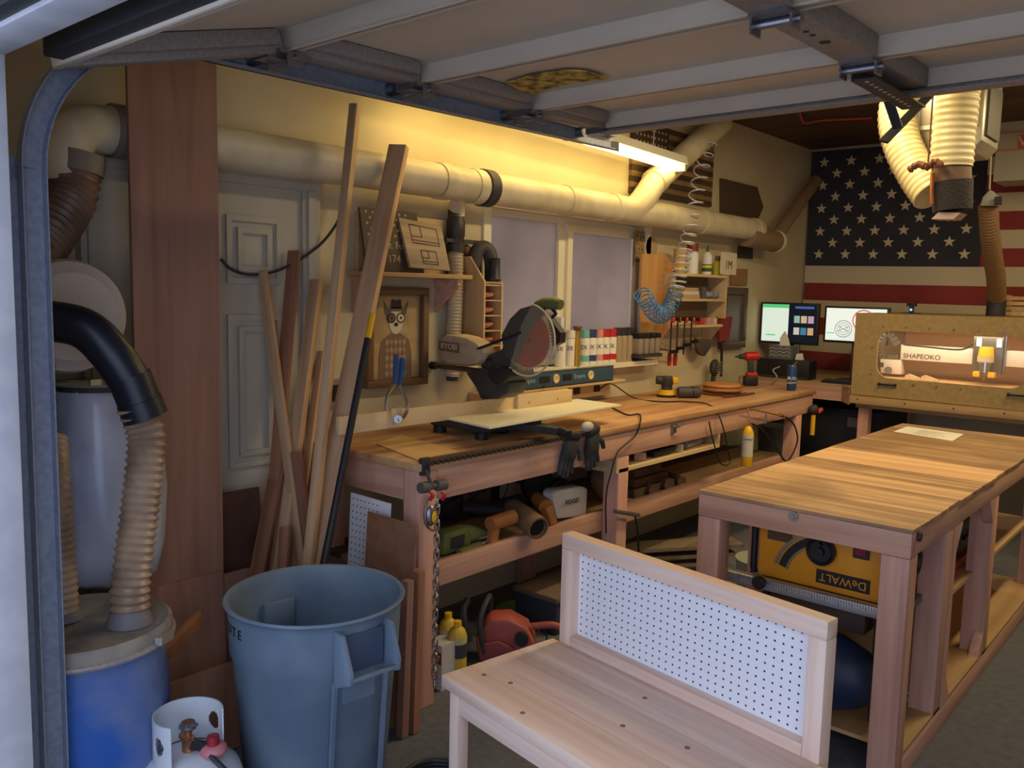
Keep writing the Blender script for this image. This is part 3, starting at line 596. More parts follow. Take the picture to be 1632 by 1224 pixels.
# ================================================================ DUCT
dk = T('dust_duct', 'cream plastic dust pipe running along the left wall above the door and window', 'duct', (-2.87, 4.0, 2.03))
DXC, DZC = -2.865, 2.105; R0 = .077
def dpipe(name, pts, r=R0, mat=pvc, parent=None, n=28): return dk.p(name, MB().tube(pts, r, n), mat, parent, ang=60)
dpipe('pipe', [(DXC, 1.42, DZC), (DXC, 4.16, DZC)]); dpipe('pipe', [(DXC, 4.16, DZC), (DXC, 6.05, DZC)])
for y in (2.78, 3.0, 3.72, 4.16, 5.2, 6.0): dpipe('coupling', [(DXC, y-.03, DZC), (DXC, y+.03, DZC)], R0+.006)
dpipe('blast_gate', [(DXC, 3.04, DZC), (DXC, 3.10, DZC)], R0+.012, dark)
y0 = 4.16
e_ = at(1045, 288, x=-2.86); g_ = at(1150, 195, x=-2.86)
dpipe('branch_elbow', crv([V((DXC, y0, DZC)), V((DXC+.01, y0+.22, DZC+.02)), e_], 8)); dpipe('branch_pipe', [e_, g_]); d = (g_-e_).normalized(); dpipe('coupling', [e_-d*.03, e_+d*.04], R0+.006)
dpipe('end_wye', crv([V((DXC, 1.44, DZC)), V((DXC, 1.27, DZC)), V((DXC, 1.17, DZC-.03)), V((DXC, 1.13, DZC-.14)), at(120, 262, x=-2.86)], 8), R0)
dpipe('hose_cuff', [at(122, 245, x=-2.86), at(118, 275, x=-2.86)], .086, plain('duct_grey', (130, 122, 112), .5)); dpipe('coupling', [(DXC, 1.28, DZC), (DXC, 1.33, DZC)], R0+.01, plain('duct_grey', (130, 122, 112), .5)); dpipe('coupling', [(DXC, 1.345, DZC), (DXC, 1.40, DZC)], R0+.012, white)
q = at(1190, 375, x=DXC); q2_ = at(1235, 385, x=DXC); dpipe('end_cap', [q, q2_], R0+.004, plain('duct_brown', (140, 116, 90), .6)); dpipe('end_cap', [q2_+V((0, -.01, 0)), q2_+V((0, .03, 0))], R0+.01, cream)
dpipe('diagonal_branch', [at(1240, 372, x=-2.86), at(1300, 288, y=7.15)], .05, plain('duct_brown', (140, 116, 90), .6))
# drop with blast gate
dp_ = T('duct_drop', 'black blast gate and ribbed hose dropping from the duct beside the window', 'duct drop', (-2.87, 2.92, 1.1))
q = at(722, 315, x=-2.85); ex = at(727, 345, x=-2.94)
dp_.p('elbow', MB().tube(crv([V((DXC, ex.y-.10, DZC-.03)), V((DXC-.02, ex.y-.04, DZC-.05)), V((-2.935, ex.y, ex.z+.03)), V((-2.94, ex.y, ex.z))], 6), .04, 20), pvc)
zz = lambda py: at(727, py, x=-2.94).z
X_, Y_ = -2.94, ex.y
dp_.p('gate_body', MB().lathe((X_, Y_, 0), [(0, zz(402)), (.046, zz(402)), (.046, zz(390)), (.04, zz(388)), (.04, zz(378)), (.044, zz(376)), (.044, zz(352)), (.04, zz(350)), (.04, zz(335)), (0, zz(335))], n=22), plain('gate_dark', (54, 48, 42), .5))
dp_.p('gate_slide', MB().box(X_-.02, X_+.02, Y_-.08, Y_+.15, zz(387), zz(381)), dark)
m = MB(); hose(m, [V((X_, Y_, zz(400))), V((X_+.003, Y_, zz(460))), V((X_, Y_-.003, zz(530))), V((X_, Y_-.01, zz(600)))], .036, .0165); dp_.p('ribbed_hose', m, plain('hose_tan', (190, 172, 140), .4), ang=60)
dp_.p('hose_end', MB().cyl((X_, Y_-.01, zz(606)), (X_, Y_-.01, zz(585)), .028, .036), dark)
# ================================================================ UPPER LEFT WALL
sh = T('wall_shelf', 'pine wall shelf with triangular brackets right of the door', 'shelf', (-2.9, 2.65, 1.6))
y0, y1, zs_ = 2.34, 2.95, 1.665
sh.p('shelf_board', MB().box(-2.998, -2.82, y0, y1, zs_, zs_+.02), plyy, bev=.002)
for y in (y0+.03, y1-.08): sh.p('bracket', MB().prism([(-2.998, y, zs_-.001), (-2.84, y, zs_-.001), (-2.84, y, zs_-.03), (-2.998, y, zs_-.16)], (0, .02, 0)), fir)
sh.p('back_frame', MB().fx(-2.998, -2.975, y0+.05, y1-.03, zs_+.022, zs_+.28, .03), plyy)
fl_ = T('flag_plaque', 'dark wooden flag plaque with pale lettering leaning on the wall shelf', 'plaque', (-2.94, 2.5, zs_+.02))
A = V((-2.90, 2.37, zs_+.021)); up = V((-.055, 0, .27)); U = V((0, 1, 0))
fl_.p('panel', MB().prism([A, A+U*.33, A+U*.33+up, A+up], (.012, 0, .003)), plain('plaque_dark', (84, 70, 58), .7))
m = MB(); nrm = V((.0125, 0, .003))
for i in range(7):
    for j in range(5): o_ = A+U*(.03+i*.038+(j % 2)*.019)+up*(.58+j*.09)+nrm; m.box(o_.x, o_.x+.001, o_.y-.005, o_.y+.005, o_.z-.005, o_.z+.005)
palei = plain('pale_ink', (186, 168, 134), .7)
fl_.p('star_dots', m, palei, stuff=True); fl_.text('lettering', 'Est. Fo', palei, A+U*.16+up*.42+nrm, U, up, .045); fl_.text('lettering', '174', palei, A+U*.16+up*.2+nrm, U, up, .05)
pw = T('engraved_board', 'pale wooden board with engraved rectangles leaning at the right end of the shelf', 'board', (-2.9, 2.8, zs_+.02))
c0, c1, c2_, c3 = at(651, 427, x=-2.87), at(714, 432, x=-2.87), at(700, 362, x=-2.94), at(632, 348, x=-2.94)
pw.p('panel', MB().prism([c0, c1, c2_, c3], (.014, 0, .003)), wood('weathered', (196, 172, 132), (150, 128, 96), 'Y', .8))
def on(u, v): return c0.lerp(c1, u).lerp(c3.lerp(c2_, u), v)+V((.0145, 0, .0035))
m = MB()
def rect(u0, u1, v0, v1):
    for a, b_ in (((u0, v0), (u1, v0)), ((u1, v0), (u1, v1)), ((u1, v1), (u0, v1)), ((u0, v1), (u0, v0))): m.bar(on(*a), on(*b_), .0035, .001, (1, 0, 0))
rect(.2, .85, .52, .9); rect(.2, .45, .66, .9); rect(.2, .85, .52, .58); rect(.35, .72, .1, .38); rect(.35, .52, .22, .38); rect(.35, .72, .1, .15)
pw.p('engraved_lines', m, plain('burn', (86, 62, 42), .8))
# dog portrait
pf = T('dog_picture', 'framed picture of a dog in hat, glasses and argyle sweater under the shelf', 'picture', (-2.98, 2.63, 1.2))
y0, y1, z0, z1 = 2.43, 2.80, 1.165, 1.62
pf.p('frame', MB().fx(-2.998, -2.955, y0, y1, z0, z1, .035), plain('frame_brown', (112, 84, 60), .5), bev=.004)
pf.p('canvas', MB().box(-2.998, -2.985, y0+.036, y1-.036, z0+.036, z1-.036), plain('canvas_tan', (186, 158, 112), .7, c2=(164, 134, 92), sc=9))
yc = (y0+y1)/2; X = -2.984
def flat(name, pts, mat, k=0, parent=None): return pf.p(name, MB().prism([(X+.0012*k, y, z) for y, z in pts], (.001, 0, 0)), mat, parent)
def oval(cy_, cz_, a, b_, n=18): return [(cy_+a*math.cos(2*PI*i/n), cz_+b_*math.sin(2*PI*i/n)) for i in range(n)]
sweat = plain('sweater', (124, 98, 76), .8); furm = plain('fur_pale', (208, 196, 172), .8); furd = plain('fur_dark', (104, 88, 72), .8)
flat('dog_body', [(yc-.10, z0+.04), (yc+.10, z0+.04), (yc+.10, z0+.14), (yc+.085, z0+.21), (yc+.03, z0+.245), (yc-.03, z0+.245), (yc-.085, z0+.21), (yc-.10, z0+.14)], sweat)
for i in range(5):
    for j in range(5):
        y, z = yc-.052+i*.026, z0+.06+j*.036; flat('argyle_diamond', [(y, z-.018), (y+.012, z), (y, z+.018), (y-.012, z)], plain('argyle_a', (178, 120, 92), .8) if (i+j) % 2 else plain('argyle_b', (150, 148, 128), .8), 1)
flat('dog_head', oval(yc, z0+.30, .042, .06), furm, 1)
for s_ in (-1, 1):
    flat('ear', [(yc+s_*.03, z0+.33), (yc+s_*.075, z0+.395), (yc+s_*.065, z0+.34), (yc+s_*.04, z0+.305)], furd, 1); flat('glasses_rim', oval(yc+s_*.028, z0+.315, .026, .024), inkm, 2)
    flat('eye_patch', oval(yc+s_*.028, z0+.315, .020, .018), furd if s_ < 0 else furm, 3); flat('pupil', oval(yc+s_*.028, z0+.315, .006, .006), inkm, 4)
flat('nose', oval(yc, z0+.285, .012, .009), inkm, 3); flat('hat_brim', oval(yc, z0+.355, .058, .01), furd, 3); flat('hat_crown', [(yc-.034, z0+.358), (yc+.034, z0+.358), (yc+.026, z0+.402), (yc, z0+.395), (yc-.026, z0+.402)], plain('hat', (70, 58, 50), .8), 3)
# sanding disc rack
rk = T('sandpaper_rack', 'tall plywood rack of pink sanding discs left of the window', 'rack', (-2.93, 3.2, 1.25))
xa, xb, y0, y1, z0 = -2.998, -2.80, at(771, 500, x=-2.8).y, at(801, 500, x=-2.8).y, 1.27; RT = at(785, 449, x=-2.8).z
ytop = at(738, 425, x=-2.9)
rk.p('side_panel', MB().prism([(xa, y0, z0), (xb, y0, z0), (xb, y0, RT), (xb-.10, y0, RT+.12), (xa, y0, RT+.12)], (0, .010, 0)), ply)
rk.p('side_panel', MB().prism([(xa, y1, z0), (xb, y1, z0), (xb, y1, RT), (xa, y1, RT)], (0, -.010, 0)), ply)
rk.p('top_panel', MB().box(xa, xb, y0+.01, y1-.01, RT-.01, RT), ply); rk.p('back_panel', MB().box(xa, xa+.006, y0+.01, y1-.01, z0, RT-.01), ply)
N_ = 6
for k in range(N_):
    zq = z0+k*(RT-.02-z0)/5.0; rk.p('divider', MB().box(xa+.006, xb, y0+.01, y1-.01, zq, zq+.006), ply)
    if k < 5:
        m = MB(); q = random.uniform(0, .01)
        for j in range(5): m.lathe((xb-.08+j*.004, (y0+y1)/2-.010+j*.002, zq+.012+j*.007), [(0, 0), (.050, 0), (.050, .0068), (0, .0068)], (.10*(j-1)*(.4+k*.2), -.08, 1), 24)
        solo('sanding_disc_stack', 'pink sanding discs in the %s slot of the plywood rack' % ('bottom', 'second lowest', 'middle', 'second highest', 'highest')[k], 'sanding discs', m, plain('disc_pink', (196, 138, 120), .8, c2=(176, 116, 100), sc=30), 'sanding discs in the rack')
q = at(768, 440, x=-2.90)
sp_ = T('sanding_hose', 'dark rounded hose cuff with ribbed side standing on the rack top', 'hose', (-2.90, q.y, RT+.001))
sp_.p('cuff_shell', MB().tube(crv([(-2.92, q.y-.03, RT+.001), (-2.92, q.y-.035, RT+.09), (-2.915, q.y-.02, RT+.15), (-2.90, q.y+.02, RT+.165), (-2.885, q.y+.045, RT+.12), (-2.88, q.y+.05, RT+.001)], 6), .036, 16), plain('grill_dark', (74, 68, 62), .6), ang=70); m = MB()
hose(m, [(-2.875, q.y+.05, RT+.005), (-2.875, q.y+.05, RT+.12)], .036, .012, .12, 18); sp_.p('ribbed_section', m, dark)
q = at(787, 435, x=-2.83); cy3 = q.y
cp = T('black_cup', 'black tapered plastic cup upside down at the right of the rack top', 'cup', (-2.83, cy3, RT+.001)); cp.p('cup_body', MB().lathe((-2.83, cy3, RT+.001), [(0, 0), (.034, 0), (.034, .012), (.031, .016), (.026, .10), (.0, .10)], n=24), black); cp.p('rim', MB().torus((-2.83, cy3, RT+.012), .034, .003), dark)
q = at(744, 422, x=-2.95); solo('brown_ball', 'small brown round ball behind the rack top', 'ball', MB().ell((-2.96, q.y, RT+.121+.03), .03, .03, .03), plain('brown_ball', (120, 80, 54), .6))
# ================================================================ LUMBER LEANING BY THE DOOR
def lean(name, label, top, low, w_, d_, mat, xt, xb, up=(.40, -.92, 0), cat='board', zb=.002, group=None):
    tx_, ty_ = top; lx, ly = low; a, c_ = 0.0, 6.0
    f_ = lambda t: at(tx_+(lx-tx_)*t, ty_+(ly-ty_)*t, x=xb).z-zb
    a, c_ = .2, 4.0
    for _ in range(40):
        mdl = (a+c_)/2
        if f_(mdl) > 0: a = mdl
        else: c_ = mdl
    p = at(tx_+(lx-tx_)*a, ty_+(ly-ty_)*a, x=xb); q = at(tx_, ty_, x=xt)
    return stick(name, label, p+V((0, 0, .012)), q, w_, d_, mat, up, cat, group)
XB = -2.765; y0, y1, y0b, y1b = at(203, 120, x=XB).y, at(345, 120, x=XB).y, at(224, 900, x=XB).y, at(356, 900, x=XB).y
solo('tall_board', 'very tall reddish brown plywood board standing upright before the door', 'board', MB().prism([(XB, y0b, .004), (XB, y1b, .004), (XB, y1, 2.42), (XB, y0, 2.42)], (-.016, 0, 0)), mahog)
G = 'offcut boards leaning by the door'
lean('lumber_stick', 'pale thin stick leaning left with its top before the upper door panel', (418, 432), (480, 890), .038, .022, stickm, -2.93, -2.62)
lean('lumber_stick', 'reddish brown board leaning right of the pale thin stick, against the door casing', (469, 400), (428, 900), .05, .02, stickd, -2.93, -2.72)
lean('lumber_stick', 'short square post with pale lit face left of the tallest stick', (505, 447), (450, 880), .045, .035, stickm, -2.92, -2.66)
lean('lumber_stick', 'tallest narrow stick whose top reaches the garage door track', (566, 167), (493, 890), .035, .035, stickm, -2.70, -2.52)
lean('lumber_stick', 'wide two by four leaning right of the tallest stick', (636, 233), (500, 890), .078, .036, stickm, -2.74, -2.54)
lean('lumber_stick', 'short stick in the middle of the leaning boards above the trash can rim', (472, 720), (497, 887), .04, .022, stickd, -2.76, -2.58)
lean('lumber_stick', 'short wide offcut beside the black pole', (543, 716), (512, 887), .055, .03, stickm, -2.66, -2.50)
lean('lumber_stick', 'low dark brown board leaning steeply behind the pale thin stick', (452, 700), (412, 905), .06, .02, stickd, -2.85, -2.66)
lean('lumber_stick', 'narrow pale batten behind the short square post', (512, 560), (470, 885), .03, .02, stickm, -2.94, -2.66)
lean('lumber_stick', 'thin stick standing straight at the back of the leaning boards', (455, 840), (452, 890), .04, .02, stickd, -2.72, -2.64)
# black pole with yellow tip
pole = T('extension_pole', 'black extension pole with a yellow tip leaning on the bench end', 'pole', (-2.5, 2.0, 0))
a, b_ = at(594, 500, x=-2.60), at(518, 890, x=-2.43)
d = (b_-a).normalized(); e = b_+d*((b_.z-.01)/-d.z)
mid = a+(b_-a)*.11
pole.p('shaft', MB().cyl(mid, e, .0135, n=14), black); pole.p('yellow_tip', MB().cyl(a, mid, .0125, n=14), yellow)
# boards low on the left
def sheet(name, label, px, xs, th, mat, cat='board'):
    P_ = [at(a, b_, x=x) for (a, b_), x in zip(px, xs)]
    n_ = (P_[1]-P_[0]).cross(P_[2]-P_[0]).normalized()
    if n_.x > 0: n_ = -n_
    return solo(name, label, cat, MB().prism(P_, n_*th), mat)
def upright(name, label, x, y0, y1, z1, th, mat, lean_=.05, cat='board', z0=.004):
    P_ = [V((x, y0, z0)), V((x, y1, z0)), V((x-lean_, y1, z1)), V((x-lean_, y0, z1))]
    return solo(name, label, cat, MB().prism(P_, (-th, 0, 0)), mat)
y0 = at(250, 920, x=-2.70).y; yy = at(365, 915, x=-2.70); zz1 = yy.z
upright('plywood_offcut', 'short dark brown plywood sheet standing in front of the tall board', -2.70, y0-.2, yy.y, zz1, .014, mahog)
q = at(398, 905, x=-2.8); upright('plywood_offcut', 'narrow brown offcut behind the left rim of the trash can', -2.75, yy.y+.01, q.y+.0, q.z, .012, mahog)
q0, q1 = at(360, 792, x=-2.85), at(425, 790, x=-2.85); upright('brown_board', 'dark brown board leaning on the lower door behind the trash can', -2.84, q0.y, q1.y, q0.z, .015, plain('dark_brown_board', (96, 62, 48), .6, c2=(84, 54, 42), sc=4), .06)
z = .30; a, b_ = at(262, 1040, x=-2.45), at(318, 985, x=-2.62)
stick('lumber_offcut', 'short light brown board end sticking out behind the blue barrel', a-(b_-a)*1.5+V((0, 0, 0)), b_, .055, .018, stickd, (1, 0, 0))
P_ = [at(258, 1075, z=.25), at(378, 1052, z=.25), at(378, 1150, z=.2), at(262, 1165, z=.2)]
q0, q1 = at(262, 1078, x=-2.6), at(378, 1050, x=-2.6); upright('wide_board', 'wide low brown board standing on edge left of the trash can', -2.56, q0.y-.1, q1.y+.02, q1.z, .02, mahog, .02)
# sheets leaning on the bench leg
def leanpoly(name, label, px, x_bot, x_top, th, mat, cat='board'):
    "px: top-left, top-right at x_top; the sheet goes straight down to the floor at x_bot"
    a, b_ = at(*px[0], x=x_top), at(*px[1], x=x_top); c_, d_ = V((x_bot, b_.y, .004)), V((x_bot, a.y, .004))
    return a, b_, c_, d_
def yup(name, label, tl, tr_, y, th, mat, cat='board', zb=.004, dy=0.0, px=None):
    a, b_ = at(*tl, y=y), at(*tr_, y=y); P_ = [a, b_, V((b_.x, y-dy, zb)), V((a.x, y-dy, zb))]
    return solo(name, label, cat, MB().prism(P_, (0, th, 0)), mat), P_
pgs = T('pegboard_offcut', 'small white pegboard offcut leaning behind the brown hardboard sheet', 'pegboard', (-2.5, 2.1, 0))
a, b_ = at(559, 785, y=2.10), at(622, 803, y=2.10)
pgs.p('panel', MB().prism([a, b_, V((b_.x, 2.06, .01)), V((a.x, 2.06, .01))], (0, .006, 0)), pegm)
m = MB(); S0 = V((a.x, 2.06, .01))
for i in range(7):
    for j in range(26):
        u = .02+i*.0254*.95
        if a.x+u > b_.x-.008: continue
        k = (.02+j*.0254)/(a.z-.01); base_ = S0.lerp(a, 1-k); zz_ = base_.z-(u/(b_.x-a.x))*(a.z-b_.z)*(1-k); m.add([(a.x+u+.0035*math.cos(t), base_.y-.0008, zz_+.0035*math.sin(t)) for t in [2*PI*q/8 for q in range(8)]], [tuple(range(8))])
pgs.p('peg_hole', m, plain('hole_dark', (34, 36, 52), .9), stuff=True)
yup('hardboard_sheet', 'brown hardboard sheet leaning against the bench leg', (586, 815), (664, 838), 2.045, .006, hardb, dy=.05)
yup('edge_board', 'narrow brown board on edge between the trash can and the bench leg', (655, 908), (668, 914), 2.03, .03, stickd, dy=.02)
yup('edge_board', 'thin upright strip left of the narrow board by the trash can', (640, 925), (650, 928), 1.98, .03, mahog, dy=.02)
# cable loop in front of the door
solo('black_cable', 'thin black cable looping down in front of the white door', 'cable', cable(MB(), [at(352, 413, x=-2.94), at(370, 430, x=-2.94), at(400, 438, x=-2.94), at(440, 432, x=-2.93), at(480, 412, x=-2.93), at(515, 385, x=-2.93), at(540, 350, x=-2.93), at(550, 320, x=-2.93)], .006), dark)
wo = T('wall_outlet', 'metal wall outlet box behind the leaning boards beside the bench', 'outlet', (-2.99, 2.2, 1.1)); q = at(529, 625, x=-2.99)
wo.p('box', MB().box(-2.998, -2.96, q.y-.035, q.y+.035, q.z-.055, q.z+.055), galv); wo.p('receptacle', MB().box(-2.96, -2.955, q.y-.02, q.y+.02, q.z-.035, q.z+.035), black)
# ================================================================ BENCH: FENCE, CLAMP, SAW
FX = -2.58
def fboard(name, label, px, x, th=.02):
    P_ = [at(*p, x=x) for p in px]; z1 = (P_[0].z+P_[1].z)/2; z0 = (P_[2].z+P_[3].z)/2; y0 = (P_[0].y+P_[3].y)/2; y1 = (P_[1].y+P_[2].y)/2
    t_ = T(name, label, 'board', (x, (y0+y1)/2, z0)); t_.p('board', MB().box(x-th, x, y0, y1, z0, z1), pal, bev=.002); return t_, y0, y1, z0, z1
t1, ya, yb, za, zb_ = fboard('fence_board', 'long pale fence board extending left over the bench end with a clamp', ((540, 664), (824, 632), (824, 656), (540, 692)), FX)
for yq in (yb-.12, yb-.25): t1.p('screw', MB().cyl((FX, yq, (za+zb_)/2), (FX+.002, yq, (za+zb_)/2), .006, n=10), brass)
t2, yc_, yd, zc, zd = fboard('fence_board', 'short pale fence block to the right of the saw', ((826, 630), (912, 621), (912, 645), (826, 655)), FX+.02, .04)
for yq in (yc_+.08, yd-.12): t2.p('screw', MB().cyl((FX+.02, yq, (zc+zd)/2), (FX+.022, yq, (zc+zd)/2), .006, n=10), brass)
ZS = za-.003
ms = T('miter_saw', 'grey sliding miter saw with red blade, clear guard and dust bag', 'miter saw', (-2.5, 2.95, BZ))
YM = 2.86
def Q(px, py, y=YM): return at(px, py, y=y)
sawd = plain('saw_dark', (62, 60, 60), .5, c2=(50, 48, 48), sc=12); sawg = plain('saw_green', (92, 98, 58), .45)
ms.p('base', MB().box(-2.80, -2.46, YM-.20, YM+.20, BZ+.03, ZS-.012), sawd, bev=.012); ms.p('turntable', MB().lathe((-2.58, YM, 0), [(0, ZS-.012), (.13, ZS-.012), (.13, ZS), (0, ZS)], n=36), galv)
for x, y in ((-2.76, -.17), (-2.76, .17), (-2.50, -.17), (-2.50, .17)): ms.p('foot', MB().cyl((x, YM+y, BZ+.001), (x, YM+y, BZ+.03), .03, n=14), black)
ms.p('table_arm', MB().prism([(-2.459, YM-.05, ZS-.015), (-2.2, YM-.03, ZS-.015), (-2.2, YM+.03, ZS-.015), (-2.459, YM+.05, ZS-.015)], (0, 0, -.03)), sawd); ms.p('miter_knob', MB().cyl((-2.2, YM, ZS-.03), (-2.155, YM, ZS-.04), .024, .02, n=16), black)
def slab(name, px, y0, y1, mat, parent=None, bev=.006): return ms.p(name, MB().prism([at(*p, y=y0) for p in px], (0, y1-y0, 0)), mat, parent, bev=bev)
slab('pivot_column', [(742, 594), (768, 586), (797, 596), (813, 612), (808, 628), (792, 636), (766, 636), (758, 618)], YM-.04, YM+.08, sawd)
slab('pivot_housing', [(780, 584), (812, 588), (812, 600), (800, 614), (786, 612), (776, 600)], YM-.07, YM+.10, black)
slab('saw_arm', [(762, 572), (778, 566), (800, 556), (806, 524), (824, 500), (852, 498), (862, 520), (846, 552), (826, 562), (812, 584), (790, 592), (768, 590)], YM-.02, YM+.05, sawd)
slab('motor_housing', [(806, 520), (826, 494), (842, 492), (858, 500), (862, 530), (838, 545), (806, 545)], YM+.05, YM+.17, sawd, bev=.02)
slab('upper_guard', [(798, 534), (812, 508), (828, 492), (848, 486), (864, 490), (862, 504), (846, 522), (832, 552), (824, 580), (804, 570)], YM-.045, YM-.015, plain('guard_dark', (70, 68, 66), .5))
hc = V((Q(850, 541).x, YM-.035, Q(850, 541).z))
ms.p('blade', MB().lathe(hc, [(0, 0), (.122, 0), (.122, .0025), (0, .0025)], (0, -1, 0), 48), plain('blade_red', (168, 40, 36), .45, c2=(150, 52, 44), sc=14), label='dark red saw blade disc')
m = MB(); nt_ = 60; vs = []
for i in range(nt_):
    a = 2*PI*i/nt_; b2 = a+2*PI/nt_*.75; m.prism([hc+V((.120*math.cos(a), -.001, .120*math.sin(a))), hc+V((.120*math.cos(b2), -.001, .120*math.sin(b2))), hc+V((.139*math.cos(b2), -.001, .139*math.sin(b2)))], (0, -.002, 0))
ms.p('blade_teeth', m, plain('teeth_pale', (200, 176, 130), .5), stuff=True)
ms.p('arbor', MB().cyl(hc, hc+V((0, -.014, 0)), .014, n=14), steel)
cg = seethru('clear_guard', (222, 205, 165), .12, .15); m = MB(); a0_, a1_ = -2.2, 1.4
P_ = [hc+V((.156*math.cos(a0_+(a1_-a0_)*i/26), -.012, .156*math.sin(a0_+(a1_-a0_)*i/26))) for i in range(27)]+[hc+V((-.03, -.012, .06))]
ms.p('clear_guard', MB().prism(P_, (0, -.003, 0)), cg, label='clear plastic lower blade guard')
ms.p('guard_rim', MB().tube(P_[:27], .004, 6), plain('rim_pale', (214, 198, 160), .4))
ms.p('handle', MB().tube([Q(846, 500), Q(858, 488), Q(868, 484), Q(884, 483), Q(894, 486)], [.018, .024, .026, .027, .022], 14), sawg)
ms.p('trigger', slab and MB().tube([Q(880, 492), Q(886, 500), Q(880, 506)], .008, 8), black)
ms.p('rear_cover', MB().prism([Q(874, 505), Q(893, 530), Q(892, 546), Q(880, 552)], (0, .04, 0)), black)
ms.p('link_bar', MB().bar(Q(752, 560, YM-.05), Q(830, 530, YM-.05), .010, .016, (0, 1, 0)).bar(Q(752, 560, YM-.05), Q(745, 576, YM-.05), .010, .016, (0, 1, 0)), black)
ms.p('slide_rail', MB().tube([Q(688, 582), Q(770, 592)], .013, 12), plain('rail_brown', (104, 88, 68), .35, .6)); ms.p('rail_cap', MB().cyl(Q(684, 581.5), Q(694, 583), .019, n=14), black)
tanbag = plain('bag_tan', (176, 156, 128), .85, c2=(160, 140, 112), sc=10, bump=.3)
bgp = slab('dust_bag', [(697, 541), (706, 533), (722, 533), (742, 537), (758, 545), (767, 556), (768, 572), (758, 582), (740, 584), (712, 580), (698, 574)], YM-.06, YM+.05, tanbag, bev=.025)
A_, B_ = Q(716, 553, YM-.062), None
ms.p('bag_label', MB().prism([Q(699, 543, YM-.0615), Q(732, 547, YM-.0615), Q(732, 563, YM-.0615), Q(699, 558, YM-.0615)], (0, -.001, 0)), plain('label_brown', (110, 88, 70), .7), bgp)
U_ = Q(732, 547)-Q(699, 543); ms.text('lettering', 'RYOBI', plain('letter_pale', (206, 184, 156), .7), Q(715.5, 552.5, YM-.0635), U_, (0, 0, 1), .038, bgp)
ms.p('bag_neck', MB().cyl(Q(762, 574), Q(790, 572), .022, n=14), black)
# white board on saw table
pts = [at(*q, z=ZS+.006) for q in ((710, 668), (780, 684), (990, 647), (920, 638))]
solo('melamine_board', 'thin white melamine board lying across the miter saw table', 'panel', MB().prism(pts, (0, 0, .008)), plain('melamine', (232, 226, 200), .4))
# C clamp with blue grips
k = T('locking_clamp', 'blue gripped locking C clamp pinching the long fence board', 'clamp', (FX, 2.3, 1.05))
def K(px, py, dx=0): return at(px, py, x=FX+.03+dx)
k.p('blue_grip', MB().tube([K(631, 565), K(632, 580), K(629, 612)], [.010, .013, .010], 8), blue); k.p('blue_grip', MB().tube([K(641, 570), K(641, 585), K(637, 614)], [.010, .013, .010], 8), blue)
k.p('clamp_jaw', MB().tube(crv([K(629, 612), K(618, 628), K(615, 645), K(616, 655)], 5), .006, 8), chrome); k.p('clamp_jaw', MB().tube(crv([K(637, 612), K(645, 630), K(649, 650), K(643, 665), K(634, 670)], 5), .007, 8), chrome)
k.p('swivel_pad', MB().cyl(K(634, 668, -.03), K(634, 668, .0), .016, n=14), steel); q = K(631, 664, -.028); k.p('pad_block', MB().box(FX+.0005, FX+.012, q.y-.03, q.y+.03, q.z-.035, q.z+.035), pal)
# black supports under the panel
q = at(800, 690, z=BZ+.002); solo('rubber_bumper', 'round black rubber bumper on the bench beneath the white panel', 'bumper', MB().lathe((q.x, q.y, BZ+.001), [(0, 0), (.03, 0), (.034, .01), (.03, .022), (.018, .03), (0, .03)], n=20), black)
# gloves
def glove(name, label, o, ang, s=1):
    g_ = T(name, label, 'glove', o); gm = plain('glove_grey', (66, 66, 70), .85, c2=(50, 50, 54), sc=30, bump=.3)
    M_ = Matrix.Translation(o) @ Matrix.Rotation(ang, 4, 'X') @ Matrix.Rotation(.2, 4, 'Y')
    m = MB(); m.prism([(-.012, -.045*s, 0), (-.012, .045*s, 0), (-.012, .05*s, -.10), (-.012, -.05*s, -.10)], (.028, 0, 0)).move(M_); g_.p('palm', m, gm, bev=.01, ang=70)
    for i, (y, l) in enumerate(((-.036, .065), (-.012, .078), (.012, .074), (.036, .056))):
        m = MB().tube([(0.002, y, -.095), (.006, y*1.1, -.10-l*.5), (.014, y*1.15, -.10-l)], [.0125, .012, .009], 10).move(M_); g_.p('finger', m, gm, ang=70)
    g_.p('thumb', MB().tube([(.002, .045, -.035), (.012, .068, -.06), (.02, .072, -.095)], [.014, .013, .010], 10).move(M_), gm, ang=70)
    g_.p('cuff', MB().prism([(-.016, -.042*s, .035), (-.016, .042*s, .035), (-.016, .046*s, .0), (-.016, -.046*s, .0)], (.034, 0, 0)).move(M_), plain('cuff', (40, 40, 44), .8), bev=.01)
    return g_
q = at(912, 700, x=-2.265); glove('work_glove', 'dark grey work glove hanging in front from the bench edge', q, -.12); q2_ = at(944, 692, x=-2.262)
glove('work_glove', 'second dark glove tucked behind at the bench edge with a pale cap above', q2_, .25)
q = at(936, 680, x=-2.25); solo('dust_mask', 'small white domed cap resting over the gloves at the bench edge', 'cap', MB().ell(q, .022, .04, .024), plain('mask_white', (196, 190, 176), .6))
m = MB(); q = at(1072, 681, x=BX); m.box(BX+.001, BX+.014, q.y-.018, q.y+.018, q.z-.03, q.z+.018).cyl((BX+.014, q.y, q.z), (BX+.04, q.y+.01, q.z+.01), .006, n=8).cyl((BX+.03, q.y+.005, q.z+.008), (BX+.034, q.y+.06, q.z+.02), .005, n=8)
t = T('edge_catch', 'small grey metal catch screwed to the bench front', 'catch', q); t.p('catch_body', m, steel, stuff=False)
